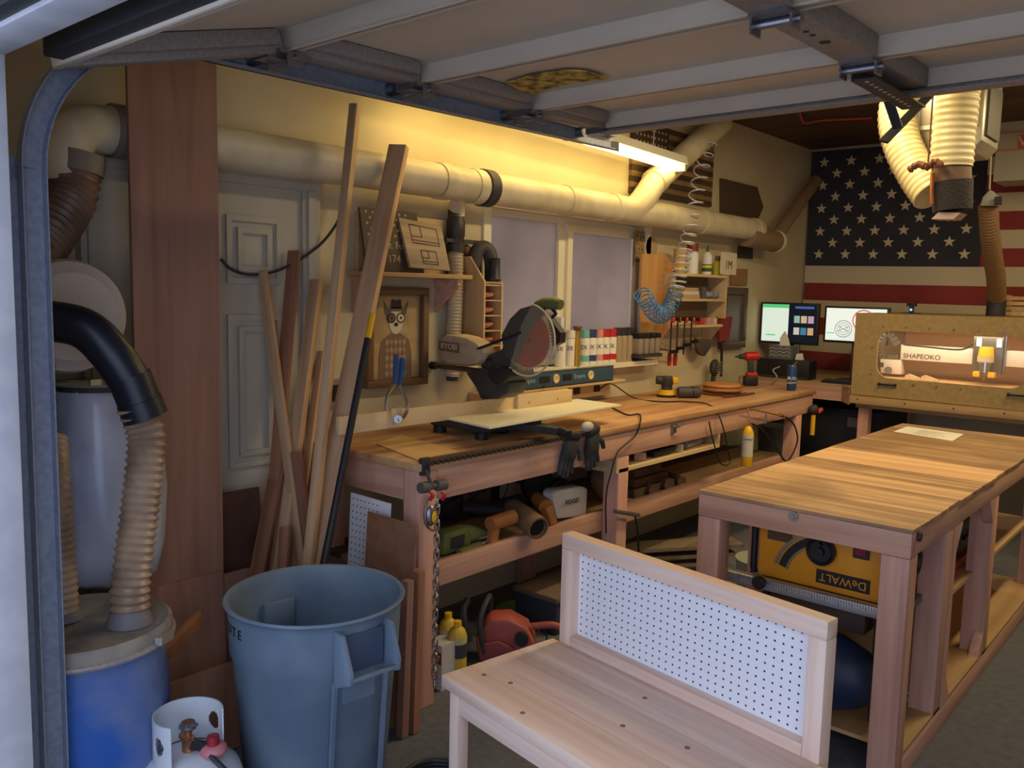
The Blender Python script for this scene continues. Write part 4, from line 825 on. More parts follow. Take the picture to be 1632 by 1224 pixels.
# chain with hook at the bench corner
ch = T('chain', 'galvanised chain hanging from the near bench corner with red hooks and a padlock', 'chain', at(697, 770, x=BX+.03))
lk = MB(); 
def linkmesh():
    pts = [V((.0, .0095*math.cos(t), .0095*math.sin(t)+(.013 if math.sin(t) >= 0 else -.013))) for t in [2*PI*i/16 for i in range(16)]]; pts.append(pts[0]); return mesh_of(MB().tube(pts, .0034, 6, cap=False), 'chain_link', chrome, ang=70)
lm = linkmesh(); p0 = at(697, 800, x=BX+.035); p1 = at(692, 1085, x=BX+.035); nL = 25
for i in range(nL):
    p = p0.lerp(p1, i/(nL-1)); o = link('chain_link', lm, ch.o); o.location = p-ch.L; o.rotation_euler = (.05*math.sin(i), 0, (PI/2 if i % 2 else 0)+.5+random.uniform(-.2, .2))
q = at(680, 745, x=BX+.02); ch.p('roller_bracket', MB().box(BX+.001, BX+.018, q.y-.02, q.y+.02, q.z-.03, q.z+.035), dark)
a, b_ = at(670, 778, x=BX+.04), at(709, 772, x=BX+.04); ch.p('rubber_roller', MB().tube([a, a.lerp(b_, .35), a.lerp(b_, .36), a.lerp(b_, .64), a.lerp(b_, .65), b_], [.021, .021, .012, .012, .021, .021], 16), plain('roller_grey', (88, 86, 80), .7))
ch.p('bracket_hook', MB().tube(crv([at(679, 750, x=BX+.03), at(685, 765, x=BX+.045), at(690, 778, x=BX+.06)], 4), .007, 8), dark)
for px in (685, 704): q = at(px, 789, x=BX+.055); ch.p('red_hook', MB().tube(crv([q+V((0, 0, .015)), q+V((.01, .006, 0)), q+V((0, .0, -.018))], 4), .0075, 8), red)
ch.p('shackle', MB().tube(crv([at(683, 795, x=BX+.05), at(677, 815, x=BX+.05), at(679, 835, x=BX+.05), at(688, 845, x=BX+.05), at(698, 843, x=BX+.05)], 5), .005, 8), chrome)
q = at(687, 822, x=BX+.06); ch.p('padlock', MB().ell(q, .014, .024, .04), steel); q = at(692, 824, x=BX+.078); ch.p('yellow_disc', MB().ell(q, .004, .012, .022), yellow)
# ================================================================ ALONG THE WALL: LEVEL, OUTLETS, CANS
LX = -2.872
A, B = at(798, 588, x=LX), at(978, 582, x=LX); zt1 = B.z; zb1 = at(978, 606, x=LX).z; y0, y1 = 3.18, B.y
lv = T('spirit_level', 'long blue and black spirit level lying on the outlet ledge', 'level', (LX, (y0+y1)/2, zb1))
lv.p('beam', MB().box(LX-.02, LX, y0, y1, zb1+.004, zt1-.004), plain('level_blue', (52, 84, 108), .4), bev=.001)
lv.p('edge_strip', MB().box(LX-.024, LX+.004, y0, y1, zt1-.004, zt1), steel); lv.p('edge_strip', MB().box(LX-.024, LX+.004, y0, y1, zb1, zb1+.004), black)
zm = (zt1+zb1)/2
for px in (824, 886, 941): y = at(px, 598, x=LX).y; lv.p('vial_ring', MB().lathe((LX, y, zm), [(.007, 0), (.026, 0), (.026, .006), (.018, .008), (.007, .003)], (1, 0, 0), 22), plain('vial_cream', (222, 206, 160), .4)); lv.p('vial', MB().cyl((LX+.002, y, zm), (LX+.004, y, zm), .0068, n=14), yellow)
for px, pw_ in ((868, .045), (904, .04)): y = at(px, 598, x=LX).y; lv.p('grip_slot', MB().box(LX+.0005, LX+.002, y-pw_, y+pw_, zm-.018, zm+.018), black)
for px in (843, 924): y = at(px, 595, x=LX).y; lv.text('lettering', 'Empire', plain('level_letters', (150, 176, 186), .5), (LX+.001, y, zm), (0, 1, 0), (0, 0, 1), .036)
ob = T('outlet_ledge', 'pale wooden ledge board with a row of black outlets under the level', 'ledge', (-2.97, 3.8, .99))
ob.p('ledge_board', MB().box(-2.998, LX+.01, 3.12, y1+.12, zb1-.012, zb1-.0005), pal); zo = zb1-.065
ob.p('face_board', MB().box(-2.998, -2.96, 3.12, y1+.1, zo-.035, zb1-.013), pal)
for px in (852, 878, 920, 952):
    y = at(px, 607, x=-2.955).y; o = ob.p('outlet', MB().box(-2.959, -2.95, y-.028, y+.028, zo-.008, zo+.03), black, bev=.003)
ob.p('plug', MB().box(-2.949, -2.91, at(852, 607, x=-2.95).y-.018, at(852, 607, x=-2.95).y+.018, zo, zo+.022), black)
def cord(label, pts, r=.004, mat=black, name='power_cord'): return solo(name, label, 'cable', cable(MB(), pts, r), mat)
cord('short black cord arching down from the left outlet plug', [(-2.94, at(853, 607, x=-2.95).y, zo+.01), at(868, 612, x=-2.88), at(862, 628, x=-2.86)])
cord('black cord running right from the middle outlet behind the fence block', [(-2.945, at(880, 607, x=-2.95).y, zo+.01), at(898, 615, x=-2.87), at(925, 632, z=BZ+.01), at(940, 640, z=BZ+.006)])
cord('long black cord from the right outlet across the bench to the orange sander', [(-2.945, at(955, 602, x=-2.95).y, zo+.01), at(975, 612, x=-2.85), at(1010, 634, z=BZ+.006), at(1050, 640, z=BZ+.006), at(1090, 640, z=BZ+.006), at(1130, 645, z=BZ+.006), at(1148, 668, x=BX+.03), at(1160, 715, x=BX+.02), at(1163, 738, x=BX+.02), at(1148, 738, x=BX+.02), at(1136, 700, x=BX+.02), at(1130, 672, x=BX+.02)])
cord('black cord drooping over the bench front beside the gloves', [at(976, 650, z=BZ+.006), at(1000, 661, z=BZ+.006), at(1018, 660, z=BZ+.006), at(1021, 670, x=BX+.02), at(1012, 695, x=BX+.02), at(985, 720, x=BX+.02), at(975, 750, x=BX+.02), at(966, 790, x=BX+.02), at(966, 850, x=BX+.0)])
# spray cans on the sill
def spray(label, y, x, h, r_, body, cap, txt='2X', lab=(236, 232, 218)):
    c_ = T('spray_can', label, 'spray can', (x, y, 1.196)); z = 1.196
    c_.p('can_body', MB().lathe((x, y, z), [(0, 0), (r_, 0), (r_, h*.72), (r_*.8, h*.77), (0, h*.77)], n=20), plain('can_%d_%d_%d' % body, body, .4))
    c_.p('cap', MB().lathe((x, y, z+h*.775), [(0, 0), (r_*.95, 0), (r_*.95, h*.22), (0, h*.225)], n=20), plain('can_%d_%d_%d' % cap, cap, .4))
    if txt: n_ = V((.55, -.83, 0)).normalized(); c_.text('lettering', txt, plain('navy', (40, 52, 84), .5), V((x, y, z+h*.5))+n_*(r_+.001), (n_.y*-1, n_.x, 0), (0, 0, 1), .034)
    if txt and cap != (230, 226, 212): c_.p('color_band', MB().lathe((x, y, z+.02), [(r_+.0005, 0), (r_+.001, 0), (r_+.001, .035), (r_+.0005, .035)], n=20), plain('can_%d_%d_%d' % cap, cap, .4))
    return c_
W_ = (230, 226, 212)
ys = [at(px, 560, x=-2.945).y for px in (893, 909, 931, 942, 953, 963, 974)]
for y, c_, l in zip(ys, (W_, W_, (120, 190, 176), (50, 66, 120), (222, 150, 130), (196, 44, 40), (196, 44, 40)), ('white capped spray can nearest the saw on the window sill', 'white capped spray can left of the brass colored can', 'spray can with teal cap and band on the sill', 'spray can with dark blue cap on the sill', 'spray can with salmon pink cap on the sill', 'spray can with red cap, the left one of the two red', 'spray can with red cap, the right one of the two red')):
    spray(l, y, -2.945, .205, .031, W_, c_)
y = at(918, 560, x=-2.92).y; c_ = T('brass_bottle', 'gold metal canister with flared brown cap among the spray cans', 'canister', (-2.915, y, 1.196)); c_.p('bottle_body', MB().lathe((-2.915, y, 1.196), [(0, 0), (.022, 0), (.022, .13), (.015, .17), (.017, .2), (0, .2)], n=20), plain('gold', (190, 150, 60), .35, .6)); c_.p('cap', MB().lathe((-2.915, y, 1.397), [(0, 0), (.016, 0), (.028, .02), (.026, .026), (0, .026)], n=18), plain('cap_brown', (110, 82, 50), .5))
for i, px in enumerate((984, 992, 1001)):
    spray(('left', 'middle', 'right')[i]+' of three clear spray cans with dark lids', at(px, 560, x=-2.945).y, -2.945, .21, .027, (166, 146, 112), (56, 50, 46), None)
# ================================================================ RIGHT OF THE WINDOW
X5 = -2.93
P_ = [at(*p, x=X5) for p in ((1024, 405), (1060, 404), (1076, 428), (1070, 520), (1052, 545), (1019, 532))]
solo('hexagonal_board', 'tan plywood board with cut corners on the wall right of the window', 'board', MB().prism(P_, (-.018, 0, 0)), wood('tan_ply', (220, 166, 104), (200, 146, 88), 'Z', .6))
ah = T('coiled_air_hose', 'blue coiled air hose looping from the plywood board up to the ceiling', 'air hose', at(1050, 500, x=-2.80))
path = crv([at(*p, x=-2.80) for p in ((1022, 468), (1030, 478), (1040, 496), (1055, 502), (1068, 488), (1078, 462), (1084, 430), (1094, 390), (1103, 350), (1112, 300), (1120, 262), (1132, 225))], 60)
def coil(path, r_, turns_per_m, t0, t1, r_t):
    out = []; u = None; ph = 0
    n = len(path); i0, i1 = int(t0*(n-1)), int(t1*(n-1))
    for i in range(i0, i1):
        for s_ in range(5):
            p = path[i].lerp(path[i+1], s_/5); d = (path[i+1]-path[i]).normalized(); l = (path[i+1]-path[i]).length/5
            a = d.cross(V((1, 0, 0))).normalized(); b2 = d.cross(a); tpm = turns_per_m(i/n); ph += l*tpm*2*PI
            R = r_(i/n); out.append(p+a*R*math.cos(ph)+b2*R*math.sin(ph))
    return MB().tube(out, r_t, 5)
ah.p('blue_coil', coil(path, lambda t: .048, lambda t: 34, 0, .45, .0045), plain('hose_blue', (70, 130, 190), .35))
ah.p('lit_coil', coil(path, lambda t: .048, lambda t: 30-18*min(1, (t-.45)/.3), .45, .999, .005), plain('hose_blue_lit', (198, 204, 214), .35))  # same blue hose; the lit look is put into this pale colour
ah.p('hose_tail', MB().tube(crv([at(1022, 466, x=-2.80), at(1017, 480, x=-2.84), at(1016, 520, x=-2.88), at(1018, 540, x=-2.90)], 6), .0045, 6), plain('hose_blue', (70, 130, 190), .35))
# battery shelf
br_ = T('battery_shelf', 'dark narrow shelf holding four cordless batteries beside the window', 'shelf', (-2.95, 4.8, 1.24)); A, B = at(1010, 565, x=-2.9), at(1047, 565, x=-2.9)
br_.p('shelf_board', MB().box(-2.998, -2.86, A.y, B.y, A.z-.02, A.z), dark)
for i in range(4):
    y = A.y+.045+i*.066; t = T('battery', ('nearest', 'second nearest', 'second farthest', 'farthest')[i]+' grey battery on the dark shelf beside the window', 'battery', (-2.9, y, A.z), 'batteries on the dark shelf')
    t.p('cell_case', MB().box(-2.96, -2.875, y-.024, y+.024, A.z+.001, A.z+.10), plain('battery_grey', (150, 138, 120), .5), bev=.004); t.p('cap', MB().box(-2.965, -2.87, y-.028, y+.028, A.z+.101, A.z+.13), black, bev=.003)
# open shelf unit
y0, y1 = at(1078, 437, x=-2.85).y, at(1160, 440, x=-2.85).y; zf = lambda py: at(1120, py, x=-2.85).z
u = T('wall_cubby', 'pale wooden wall cubby with three shelves right of the plywood board', 'shelf unit', (-2.92, (y0+y1)/2, zf(515)))
for py in (437, 476): u.p('cubby_board', MB().box(-2.998, -2.85, y0, y1-.021, zf(py)-.018, zf(py)), pal)
u.p('cubby_side', MB().box(-2.998, -2.85, y1-.02, y1, zf(508), zf(437)), pal); u.p('cubby_side', MB().box(-2.998, -2.85, y0-.02, y0-.001, zf(508), zf(437)), pal)
u.p('cubby_back', MB().box(-2.998, -2.992, y0, y1-.021, zf(508), zf(437)-.02), plain('cubby_back', (120, 104, 76), .7))
ylow = (at(1085, 518, x=-2.85).y, at(1152, 518, x=-2.85).y); u.p('lower_board', MB().box(-2.998, -2.85, ylow[0], ylow[1], zf(518)-.015, zf(518)), pal)
u.p('bracket', MB().prism([(-2.998, ylow[1]-.02, zf(518)-.016), (-2.86, ylow[1]-.02, zf(518)-.016), (-2.998, ylow[1]-.02, zf(560))], (0, .018, 0)), pal)
zt = zf(437)+.001; X6 = -2.90
def yof(px): return at(px, 415, x=X6).y
t = T('cup_stack', 'stack of tan paper cups at the left end of the cubby top', 'cups', (X6, yof(1083), zt)); t.p('cups', MB().lathe((X6, yof(1083), zt), [(0, 0), (.033, 0), (.042, .15), (.044, .152), (.044, .16), (0, .16)], n=22), plain('cup_tan', (218, 176, 108), .6)); t.p('band', MB().lathe((X6, yof(1083), zt+.02), [(.036, 0), (.037, 0), (.0385, .03), (.0375, .03)], n=22), yellow)
t = T('glue_jug', 'white bottle with dark red cap on the cubby top', 'bottle', (X6, yof(1103), zt)); t.p('bottle_body', MB().lathe((X6, yof(1103), zt), [(0, 0), (.042, 0), (.042, .13), (.03, .15), (0, .15)], n=22), white); t.p('cap', MB().lathe((X6, yof(1103), zt+.151), [(0, 0), (.04, 0), (.036, .05), (0, .05)], n=20), plain('cap_red', (130, 40, 36), .5))
t = T('glue_bottle', 'white glue bottle with green and yellow label and green tip', 'bottle', (X6, yof(1127), zt)); t.p('bottle_body', MB().lathe((X6, yof(1127), zt), [(0, 0), (.032, 0), (.034, .02), (.034, .13), (.015, .155), (0, .155)], n=22), white); t.p('label', MB().lathe((X6, yof(1127), zt+.02), [(.0345, 0), (.035, 0), (.035, .05), (.0345, .05)], n=22), plain('label_green', (44, 96, 50), .6)); t.p('stripe', MB().lathe((X6, yof(1127), zt+.045), [(.0352, 0), (.0356, 0), (.0356, .018), (.0352, .018)], n=22), plain('label_yellow', (220, 200, 60), .6)); t.p('nozzle', MB().cyl((X6, yof(1127), zt+.156), (X6, yof(1127), zt+.20), .010, .004, n=10), plain('label_green', (44, 96, 50), .6))
t = T('small_yellow_bottle', 'small yellow bottle with olive cap left of the white plate', 'bottle', (X6, yof(1144), zt)); t.p('bottle_body', MB().lathe((X6, yof(1144), zt), [(0, 0), (.028, 0), (.028, .08), (.014, .10), (0, .10)], n=20), plain('bottle_yellow', (214, 206, 70), .5)); t.p('cap', MB().cyl((X6, yof(1144), zt+.101), (X6, yof(1144), zt+.135), .02, n=14), plain('olive', (110, 104, 50), .6))
t = T('number_plate', 'white rounded plate with black characters 1M at the cubby corner', 'plate', (-2.84, yof(1160), zt)); A, B = at(1147, 437, x=-2.84), at(1174, 404, x=-2.84)
t.p('plate', MB().prism([(-2.84, y, z) for y, z in rrect(A.y, B.y, A.z, B.z, .012)], (.004, 0, 0)), plain('plate_white', (212, 204, 180), .5)); t.text('lettering', '1M', inkm, (-2.8355, (A.y+B.y)/2, (A.z+B.z)/2-.012), (0, 1, 0), (0, 0, 1), .085)
zt = zf(476)+.001
for k_, (a_, b2, h_, mt, nm, lb) in enumerate(((1084, 1112, .07, plain('paper_brown', (186, 158, 124), .7), 'sandpaper_pack', 'stack of sandpaper packs in the middle cubby'), (1115, 1122, .075, plain('box_grey', (90, 84, 78), .6), 'small_box', 'narrow grey box beside the sandpaper packs'))):
    for j in range(3 if k_ == 0 else 1):
        m = MB().box(-2.98, -2.87, yof(a_)+.01*j, yof(b2)-.012*j, zt+j*.024, zt+(j+1)*.0235 if k_ == 0 else zt+h_); solo(nm, lb if k_ else ('bottom', 'middle', 'top')[j]+' sandpaper pack of the stack in the middle cubby', 'pack' if k_ == 0 else 'box', m, mt if j != 1 else plain('paper_white2', (214, 204, 186), .7))
m = MB()
for j in range(5): m.ell((-2.92+.01*(j % 2), yof(1126)+.045*j, zt+.027), .035, .035, .026, 10)
solo('rag_bundle', 'crumpled pale blue rags at the right of the middle cubby', 'rags', m, plain('rag', (150, 154, 176), .8, c2=(110, 108, 120), sc=30, bump=.8), kind='stuff')
zt = zf(518)+.001
for j, px in enumerate((1118, 1128, 1138)): solo('match_box', ('left', 'middle', 'right')[j]+' little red and white box on the lower cubby board', 'box', MB().box(-2.93, -2.88, yof(px), yof(px)+.05, zt, zt+.045), (plain('box_red', (180, 60, 50), .6), plain('box_redwhite', (206, 150, 136), .6), plain('box_white', (206, 190, 166), .6))[j])
# clamps
for i, px in enumerate((1072, 1082, 1093, 1104)):
    q = at(px, 512, x=-2.84); t = T('bar_clamp', 'red handled bar clamp hanging below the cubby, '+('leftmost', 'second from the left', 'third from the left', 'rightmost')[i]+' of four', 'clamp', q)
    t.p('bar', MB().box(q.x-.012, q.x-.004, q.y-.004, q.y+.004, q.z-.26+i*.02, q.z+.02), dark); t.p('red_grip', MB().bar(q+V((0, -.0, .005)), q+V((.03, -.045, .012)), .026, .028), red, bev=.004)
    t.p('fixed_jaw', MB().bar(q+V((-.01, 0, .02)), q+V((.05, .0, .012)), .014, .022), black); t.p('sliding_jaw', MB().bar(q+V((-.01, 0, -.20+i*.02)), q+V((.05, 0, -.19+i*.02)), .014, .022), black)
for i, px in enumerate((1067, 1076)): q = at(px, 572, x=-2.87); solo('red_screwdriver', ('left', 'right')[i]+' red screwdriver handle hanging below the clamps', 'screwdriver', MB().tube([q+V((0, 0, .045)), q, q+V((0, 0, -.045))], [.012, .016, .012], 10), red)
t = T('speed_square', 'thin pale metal bar hooked on the wall below the plywood board', 'tool', at(1050, 560, x=-2.93)); t.p('bar', MB().bar(at(1056, 545, x=-2.93), at(1045, 584, x=-2.93), .012, .006, (1, 0, 0)), plain('pale_metal', (186, 176, 150), .4, .4)); t.p('cross_bar', MB().bar(at(1052, 556, x=-2.925), at(1078, 561, x=-2.925), .012, .006, (1, 0, 0)), steel)
P_ = [at(*p, x=-2.9) for p in ((1112, 540), (1134, 541), (1133, 555), (1124, 568), (1116, 565), (1110, 552))]; solo('leather_pouch', 'dark leather tool pouch hanging under the cubby bracket', 'pouch', MB().prism(P_, (-.03, 0, 0)), plain('leather', (76, 62, 60), .7), bev=.006)
t = T('tape_roll', 'olive tape roll hanging left of the leather pouch', 'tape', at(1106, 545, x=-2.93)); t.p('roll', MB().torus(at(1106, 545, x=-2.93), .036, .013, (1, 0, .1)), plain('olive_tape', (132, 112, 50), .6))
t = T('caged_lamp', 'dark lamp with ribbed wire cage hanging low on the wall', 'lamp', at(1139, 586, x=-2.9)); q = at(1139, 586, x=-2.92); t.p('lamp_shell', MB().ell(q, .035, .05, .062), dark, ang=70)
for j in range(6): z = q.z-.042+j*.017; t.p('cage_bar', MB().bar((q.x+.038, q.y-.035, z), (q.x+.038, q.y+.03, z), .006, .005), plain('pale_metal', (186, 176, 150), .4, .4))
t.p('handle', MB().tube([q+V((0, -.01, -.055)), q+V((.01, -.04, -.10))], .016, 10), black)
solo('black_strap', 'long black strap hanging right of the caged lamp', 'strap', MB().tube(crv([at(1146, 535, x=-2.93), at(1150, 560, x=-2.93), at(1149, 600, x=-2.93)], 5), .011, 6), black)
t = T('dark_framed_panel', 'dark wooden framed door panel hung beside the cubby', 'panel', at(1172, 556, x=-2.95)); y0, y1 = at(1155, 505, x=-2.95).y, at(1192, 505, x=-2.95).y; z0, z1 = at(1172, 555, x=-2.95).z, at(1172, 458, x=-2.95).z
dw = plain('dark_frame', (92, 74, 56), .5); t.p('frame', MB().fx(-2.998, -2.955, y0, y1, z0, z1, .05), dw, bev=.004); t.p('inner_panel', MB().box(-2.998, -2.975, y0+.051, y1-.051, z0+.051, z1-.051), plain('dark_panel', (104, 90, 82), .35))
for px, lb, mt, nm in ((((1166, 428), (1192, 429), (1191, 455), (1165, 454)), 'flat brown cardboard square pinned above the dark panel', plain('cardboard', (150, 112, 72), .8), 'cardboard_square'), (((1178, 392), (1200, 393), (1200, 413), (1177, 411)), 'small dark square tile high on the wall under the duct', plain('dark_tile', (66, 60, 54), .6), 'dark_tile')):
    solo(nm, lb, 'panel', MB().prism([at(*p, x=-2.985) for p in px], (-.01, 0, 0)), mt)
P_ = [at(*p, x=-2.9) for p in ((1144, 505), (1168, 505), (1162, 540), (1148, 545))]; solo('red_cloth', 'dark red cloth hanging beside the cubby', 'cloth', MB().prism(P_, (-.02, 0, 0)), plain('cloth_red', (130, 44, 40), .85, bump=.4, sc=20))
q = at(1034, 393, x=-2.97); solo('saw_disc', 'pale round disc hanging above the plywood board', 'disc', MB().cyl((-2.995, q.y+.06, q.z), (-2.985, q.y+.06, q.z), .07, n=26), plain('disc_pale', (176, 156, 116), .6)); solo('dark_dotted_card', 'dark dotted card beside the top of the window frame', 'card', MB().box(-2.998, -2.99, q.y-.12, q.y-.02, q.z-.1, q.z+.09), plain('dotted', (70, 56, 44), .7, c2=(150, 120, 84), sc=60, lo=.55, hi=.6))
# wooden flag and plaque high on the wall
X = -2.975; y0, y1, z0, z1 = 4.51, 5.54, 2.235, 2.68; t = T('wooden_flag', 'dark stained wooden stars and stripes plaque high on the left wall', 'plaque', (X, 5.0, z0))
fd, fp = plain('flag_dark', (82, 64, 46), .7, c2=(66, 52, 40), sc=9), plain('flag_light', (150, 118, 74), .7, c2=(132, 102, 64), sc=9); hs_ = (z1-z0)/13
for k in range(13): t.p('slat', MB().box(-2.998, X, y0 if k < 6 else y0+.42, y1, z0+k*hs_+.001, z0+(k+1)*hs_-.001), fp if k % 2 else fd)
t.p('canton', MB().box(-2.998, X+.001, y0, y0+.418, z0+6*hs_+.001, z1), plain('canton_dark', (62, 50, 44), .7)); m = MB()
for i in range(9):
    for j in range(5): yy_, zz_ = y0+.04+i*.042, z0+6*hs_+.03+j*.042; m.cyl((X+.001, yy_, zz_), (X+.003, yy_, zz_), .009, n=6)
t.p('star_dots', m, palei, stuff=True)
P_ = [at(*p, x=-2.98) for p in ((1150, 284), (1207, 298), (1217, 330), (1205, 357), (1150, 350))]; solo('dark_plaque', 'dark five sided wooden plaque above the duct near the corner', 'plaque', MB().prism(P_, (-.015, 0, 0)), plain('plaque2', (84, 66, 50), .65))
# ================================================================ ON THE BENCH TOP
def B_at(px, py): return at(px, py, z=BZ+.001)
q = B_at(1062, 632); yl = plain('tool_yellow', (236, 180, 30), .4)
t = T('orbital_sander', 'yellow and black orbital sander standing on the bench', 'sander', q); t.p('sanding_pad', MB().lathe(q, [(0, 0), (.062, 0), (.062, .012), (0, .014)], n=26), black); t.p('skirt', MB().lathe(q, [(0, .0145), (.058, .0145), (.05, .045), (0, .045)], n=24), yl)
t.p('body', MB().lathe(q, [(0, .046), (.036, .046), (.034, .07), (.042, .085), (.04, .12), (.03, .13), (0, .131)], n=22), sawd); t.p('yellow_cover', MB().bar(q+V((0, 0, .105)), q+V((.045, .05, .105)), .05, .04), yl, bev=.008); t.p('motor_end', MB().cyl(q+V((-.0, -.0, .10)), q+V((-.05, -.045, .105)), .03, .026, n=18), dark)
a, b_ = B_at(1080, 634), B_at(1115, 634); a.z += .036; b_.z += .036; t = T('dust_canister', 'dark grey cylinder lying on the bench beside the sander', 'canister', a); t.p('barrel', MB().tube([a, a.lerp(b_, .1), a.lerp(b_, .9), b_], [.03, .036, .036, .03], 20), plain('canister', (68, 64, 66), .6)); t.p('rib_band', MB().tube([a.lerp(b_, .6), a.lerp(b_, .66)], .0375, 20), black)
q = B_at(1151, 629); dm = plain('disc_wood', (150, 96, 52), .6)
for j, (dx, dz, rr_) in enumerate(((0.02, .0, .125), (.0, .028, .125), (.01, .052, .118))): solo('wood_disc', ('bottom', 'middle', 'top')[j]+' round brown disc of the stack beside the red drill', 'disc', MB().lathe((q.x-dx, q.y+dx, q.z+dz), [(0, 0), (rr_, 0), (rr_+.006, .008), (rr_, .02), (rr_-.02, .023), (0, .023)], n=36), dm if j < 2 else plain('disc_wood2', (176, 120, 66), .6))
a, b_ = B_at(1152, 634), B_at(1195, 629); t = T('pliers', 'rusty pliers lying on the bench before the disc stack', 'pliers', a); rs = plain('rust', (104, 62, 50), .6)
t.p('jaws', MB().bar(a+V((0, 0, .01)), a.lerp(b_, .35)+V((0, 0, .01)), .012, .014, w2=.03), rs)
for s_ in (-1, 1): t.p('plier_handle', MB().tube([a.lerp(b_, .35)+V((0, 0, .01)), a.lerp(b_, .65)+V((.012*s_, .012*s_, .01)), b_+V((.02*s_, .02*s_, .01))], .007, 8), rs)
# drill
q = B_at(1195, 614); t = T('cordless_drill', 'red and black cordless drill standing near the far end of the bench', 'drill', q)
R1_ = rgt; t.p('battery_pack', MB().bar(q-R1_*.045+V((0, 0, .035)), q+R1_*.05+V((0, 0, .035)), .07, .065), black, bev=.006); t.p('red_foot', MB().bar(q-R1_*.03+V((0, 0, .08)), q+R1_*.045+V((0, 0, .08)), .06, .03), red, bev=.008)
t.p('grip', MB().bar(q+R1_*.005+V((0, 0, .09)), q-R1_*.008+V((0, 0, .19)), .032, .04, R1_), dark, bev=.008); t.p('motor_body', MB().tube([q+R1_*.055+V((0, 0, .215)), q+R1_*.05+V((0, 0, .215)), q-R1_*.04+V((0, 0, .21)), q-R1_*.05+V((0, 0, .21))], [.024, .031, .033, .024], 16), red)
t.p('chuck', MB().tube([q-R1_*.05+V((0, 0, .21)), q-R1_*.085+V((0, 0, .207)), q-R1_*.09+V((0, 0, .207)), q-R1_*.12+V((0, 0, .205))], [.022, .018, .010, .004], 14), dark)
q = B_at(1261, 622); t = T('beer_can', 'tall blue beer can with white lettering at the far end of the bench', 'can', q); h_ = .17; t.p('can_body', MB().lathe(q, [(0, 0), (.026, 0), (.033, .01), (.033, h_-.02), (.027, h_), (0, h_)], n=24), plain('can_blue', (40, 78, 126), .3, .3)); t.p('can_lid', MB().lathe(q, [(0, h_+.0005), (.0265, h_+.0005), (.0265, h_+.004), (.024, h_+.002), (0, h_+.002)], n=22), chrome)
n_ = V((.40, -.92, 0)).normalized(); tt = (-n_.y, n_.x, 0)
for s_, z in (('BUD', .085), ('LIGHT', .055)): t.text('lettering', s_, white, q+n_*.0345+V((0, 0, z)), tt, (0, 0, 1), .030 if s_ == 'BUD' else .022)
t.p('tab', MB().bar(q+V((0, 0, h_)), q+V((.02, .02, h_+.03)), .012, .003), chrome)
# torch cylinder hanging under the bench front
X7 = BX+.05; q = at(1190, 735, x=X7); zt_1 = at(1190, 690, x=X7).z
t = T('torch_cylinder', 'yellow topped torch gas cylinder hanging by a wire under the bench', 'gas cylinder', q); t.p('cylinder_body', MB().lathe((q.x, q.y, 0), [(0, q.z-.03), (.03, q.z-.03), (.033, q.z-.02), (.033, zt_1), (.02, zt_1+.03), (.01, zt_1+.04), (0, zt_1+.04)], n=22), yellow)
t.p('label_band', MB().lathe((q.x, q.y, 0), [(.0335, q.z+.03), (.034, q.z+.03), (.034, zt_1-.01), (.0335, zt_1-.01)], n=22), plain('label_white', (214, 208, 190), .5)); t.p('valve', MB().cyl((q.x, q.y, zt_1+.04), (q.x, q.y, zt_1+.075), .007, n=10), brass); t.p('ring', MB().torus((q.x, q.y, zt_1+.09), .012, .0025), steel); t.p('hanging_wire', MB().cyl((q.x, q.y, zt_1+.10), at(1190, 652, x=X7), .0015, n=5), black)
n_ = V((.5, -.86, 0)).normalized(); t.text('lettering', 'propane', plain('navy', (40, 52, 84), .5), V((q.x, q.y, zt_1-.035))+n_*.0345, (-n_.y, n_.x, 0), (0, 0, 1), .016)
t = T('torch_wand', 'brass torch wand with black hose on the bench front near its far end', 'torch', at(1220, 658, x=X7)); t.p('wand', MB().cyl(at(1192, 651, x=X7), at(1252, 664, x=X7), .005, n=8), brass); t.p('collar', MB().cyl(at(1242, 661, x=X7), at(1248, 663, x=X7), .012, n=10), brass); q = at(1221, 660, x=X7); t.p('drop_pipe', MB().cyl(q, q-V((0, 0, .06)), .006, n=8), steel)
t.p('gas_hose', cable(MB(), [at(1252, 664, x=X7), at(1266, 678, x=X7), at(1271, 700, x=X7), at(1264, 722, x=X7), at(1252, 735, x=X7), at(1236, 712, x=X7), at(1215, 685, x=X7), at(1198, 675, x=X7)], .006), black)
# ================================================================ REAR: FLAG, DESK, MONITORS
X0f, Zb, st = -2.985, 1.888, .1465; zc0 = Zb; y = 7.27
nz0 = -6
cw2 = 1.36; XF = X0f+3.4; red_c = plain('flag_red', (142, 52, 48), .85, c2=(130, 46, 44), sc=3); wht_c = plain('flag_white', (200, 186, 158), .85); nvy = plain('flag_navy', (50, 50, 62), .85, c2=(44, 44, 54), sc=5)
f = T('american_flag', 'large american flag hung flat on the back wall above the monitors', 'flag', (-1.3, y, Zb+st*nz0))
def wav(x): return y-.004*math.sin(x*5)-.003*math.sin(x*11)
def strip(x0, x1, z0, z1, dy=0, n=14):
    m = MB(); vs = []; fs = []
    for i in range(n+1):
        x = x0+(x1-x0)*i/n; sag = -.012*math.sin(PI*(x-X0f)/3.4)
        for z in (z0, z1): vs += [(x, wav(x)-dy, z+sag), (x, wav(x)-dy+.004, z+sag)]
    for i in range(n):
        a = i*4; b2 = a+4; fs += [(a, b2, b2+2, a+2), (a+1, a+3, b2+3, b2+1), (a, a+1, b2+1, b2), (a+2, b2+2, b2+3, a+3)]
    return m.add(vs, fs+[(0, 2, 3, 1), (n*4, n*4+1, n*4+3, n*4+2)])
su = .137
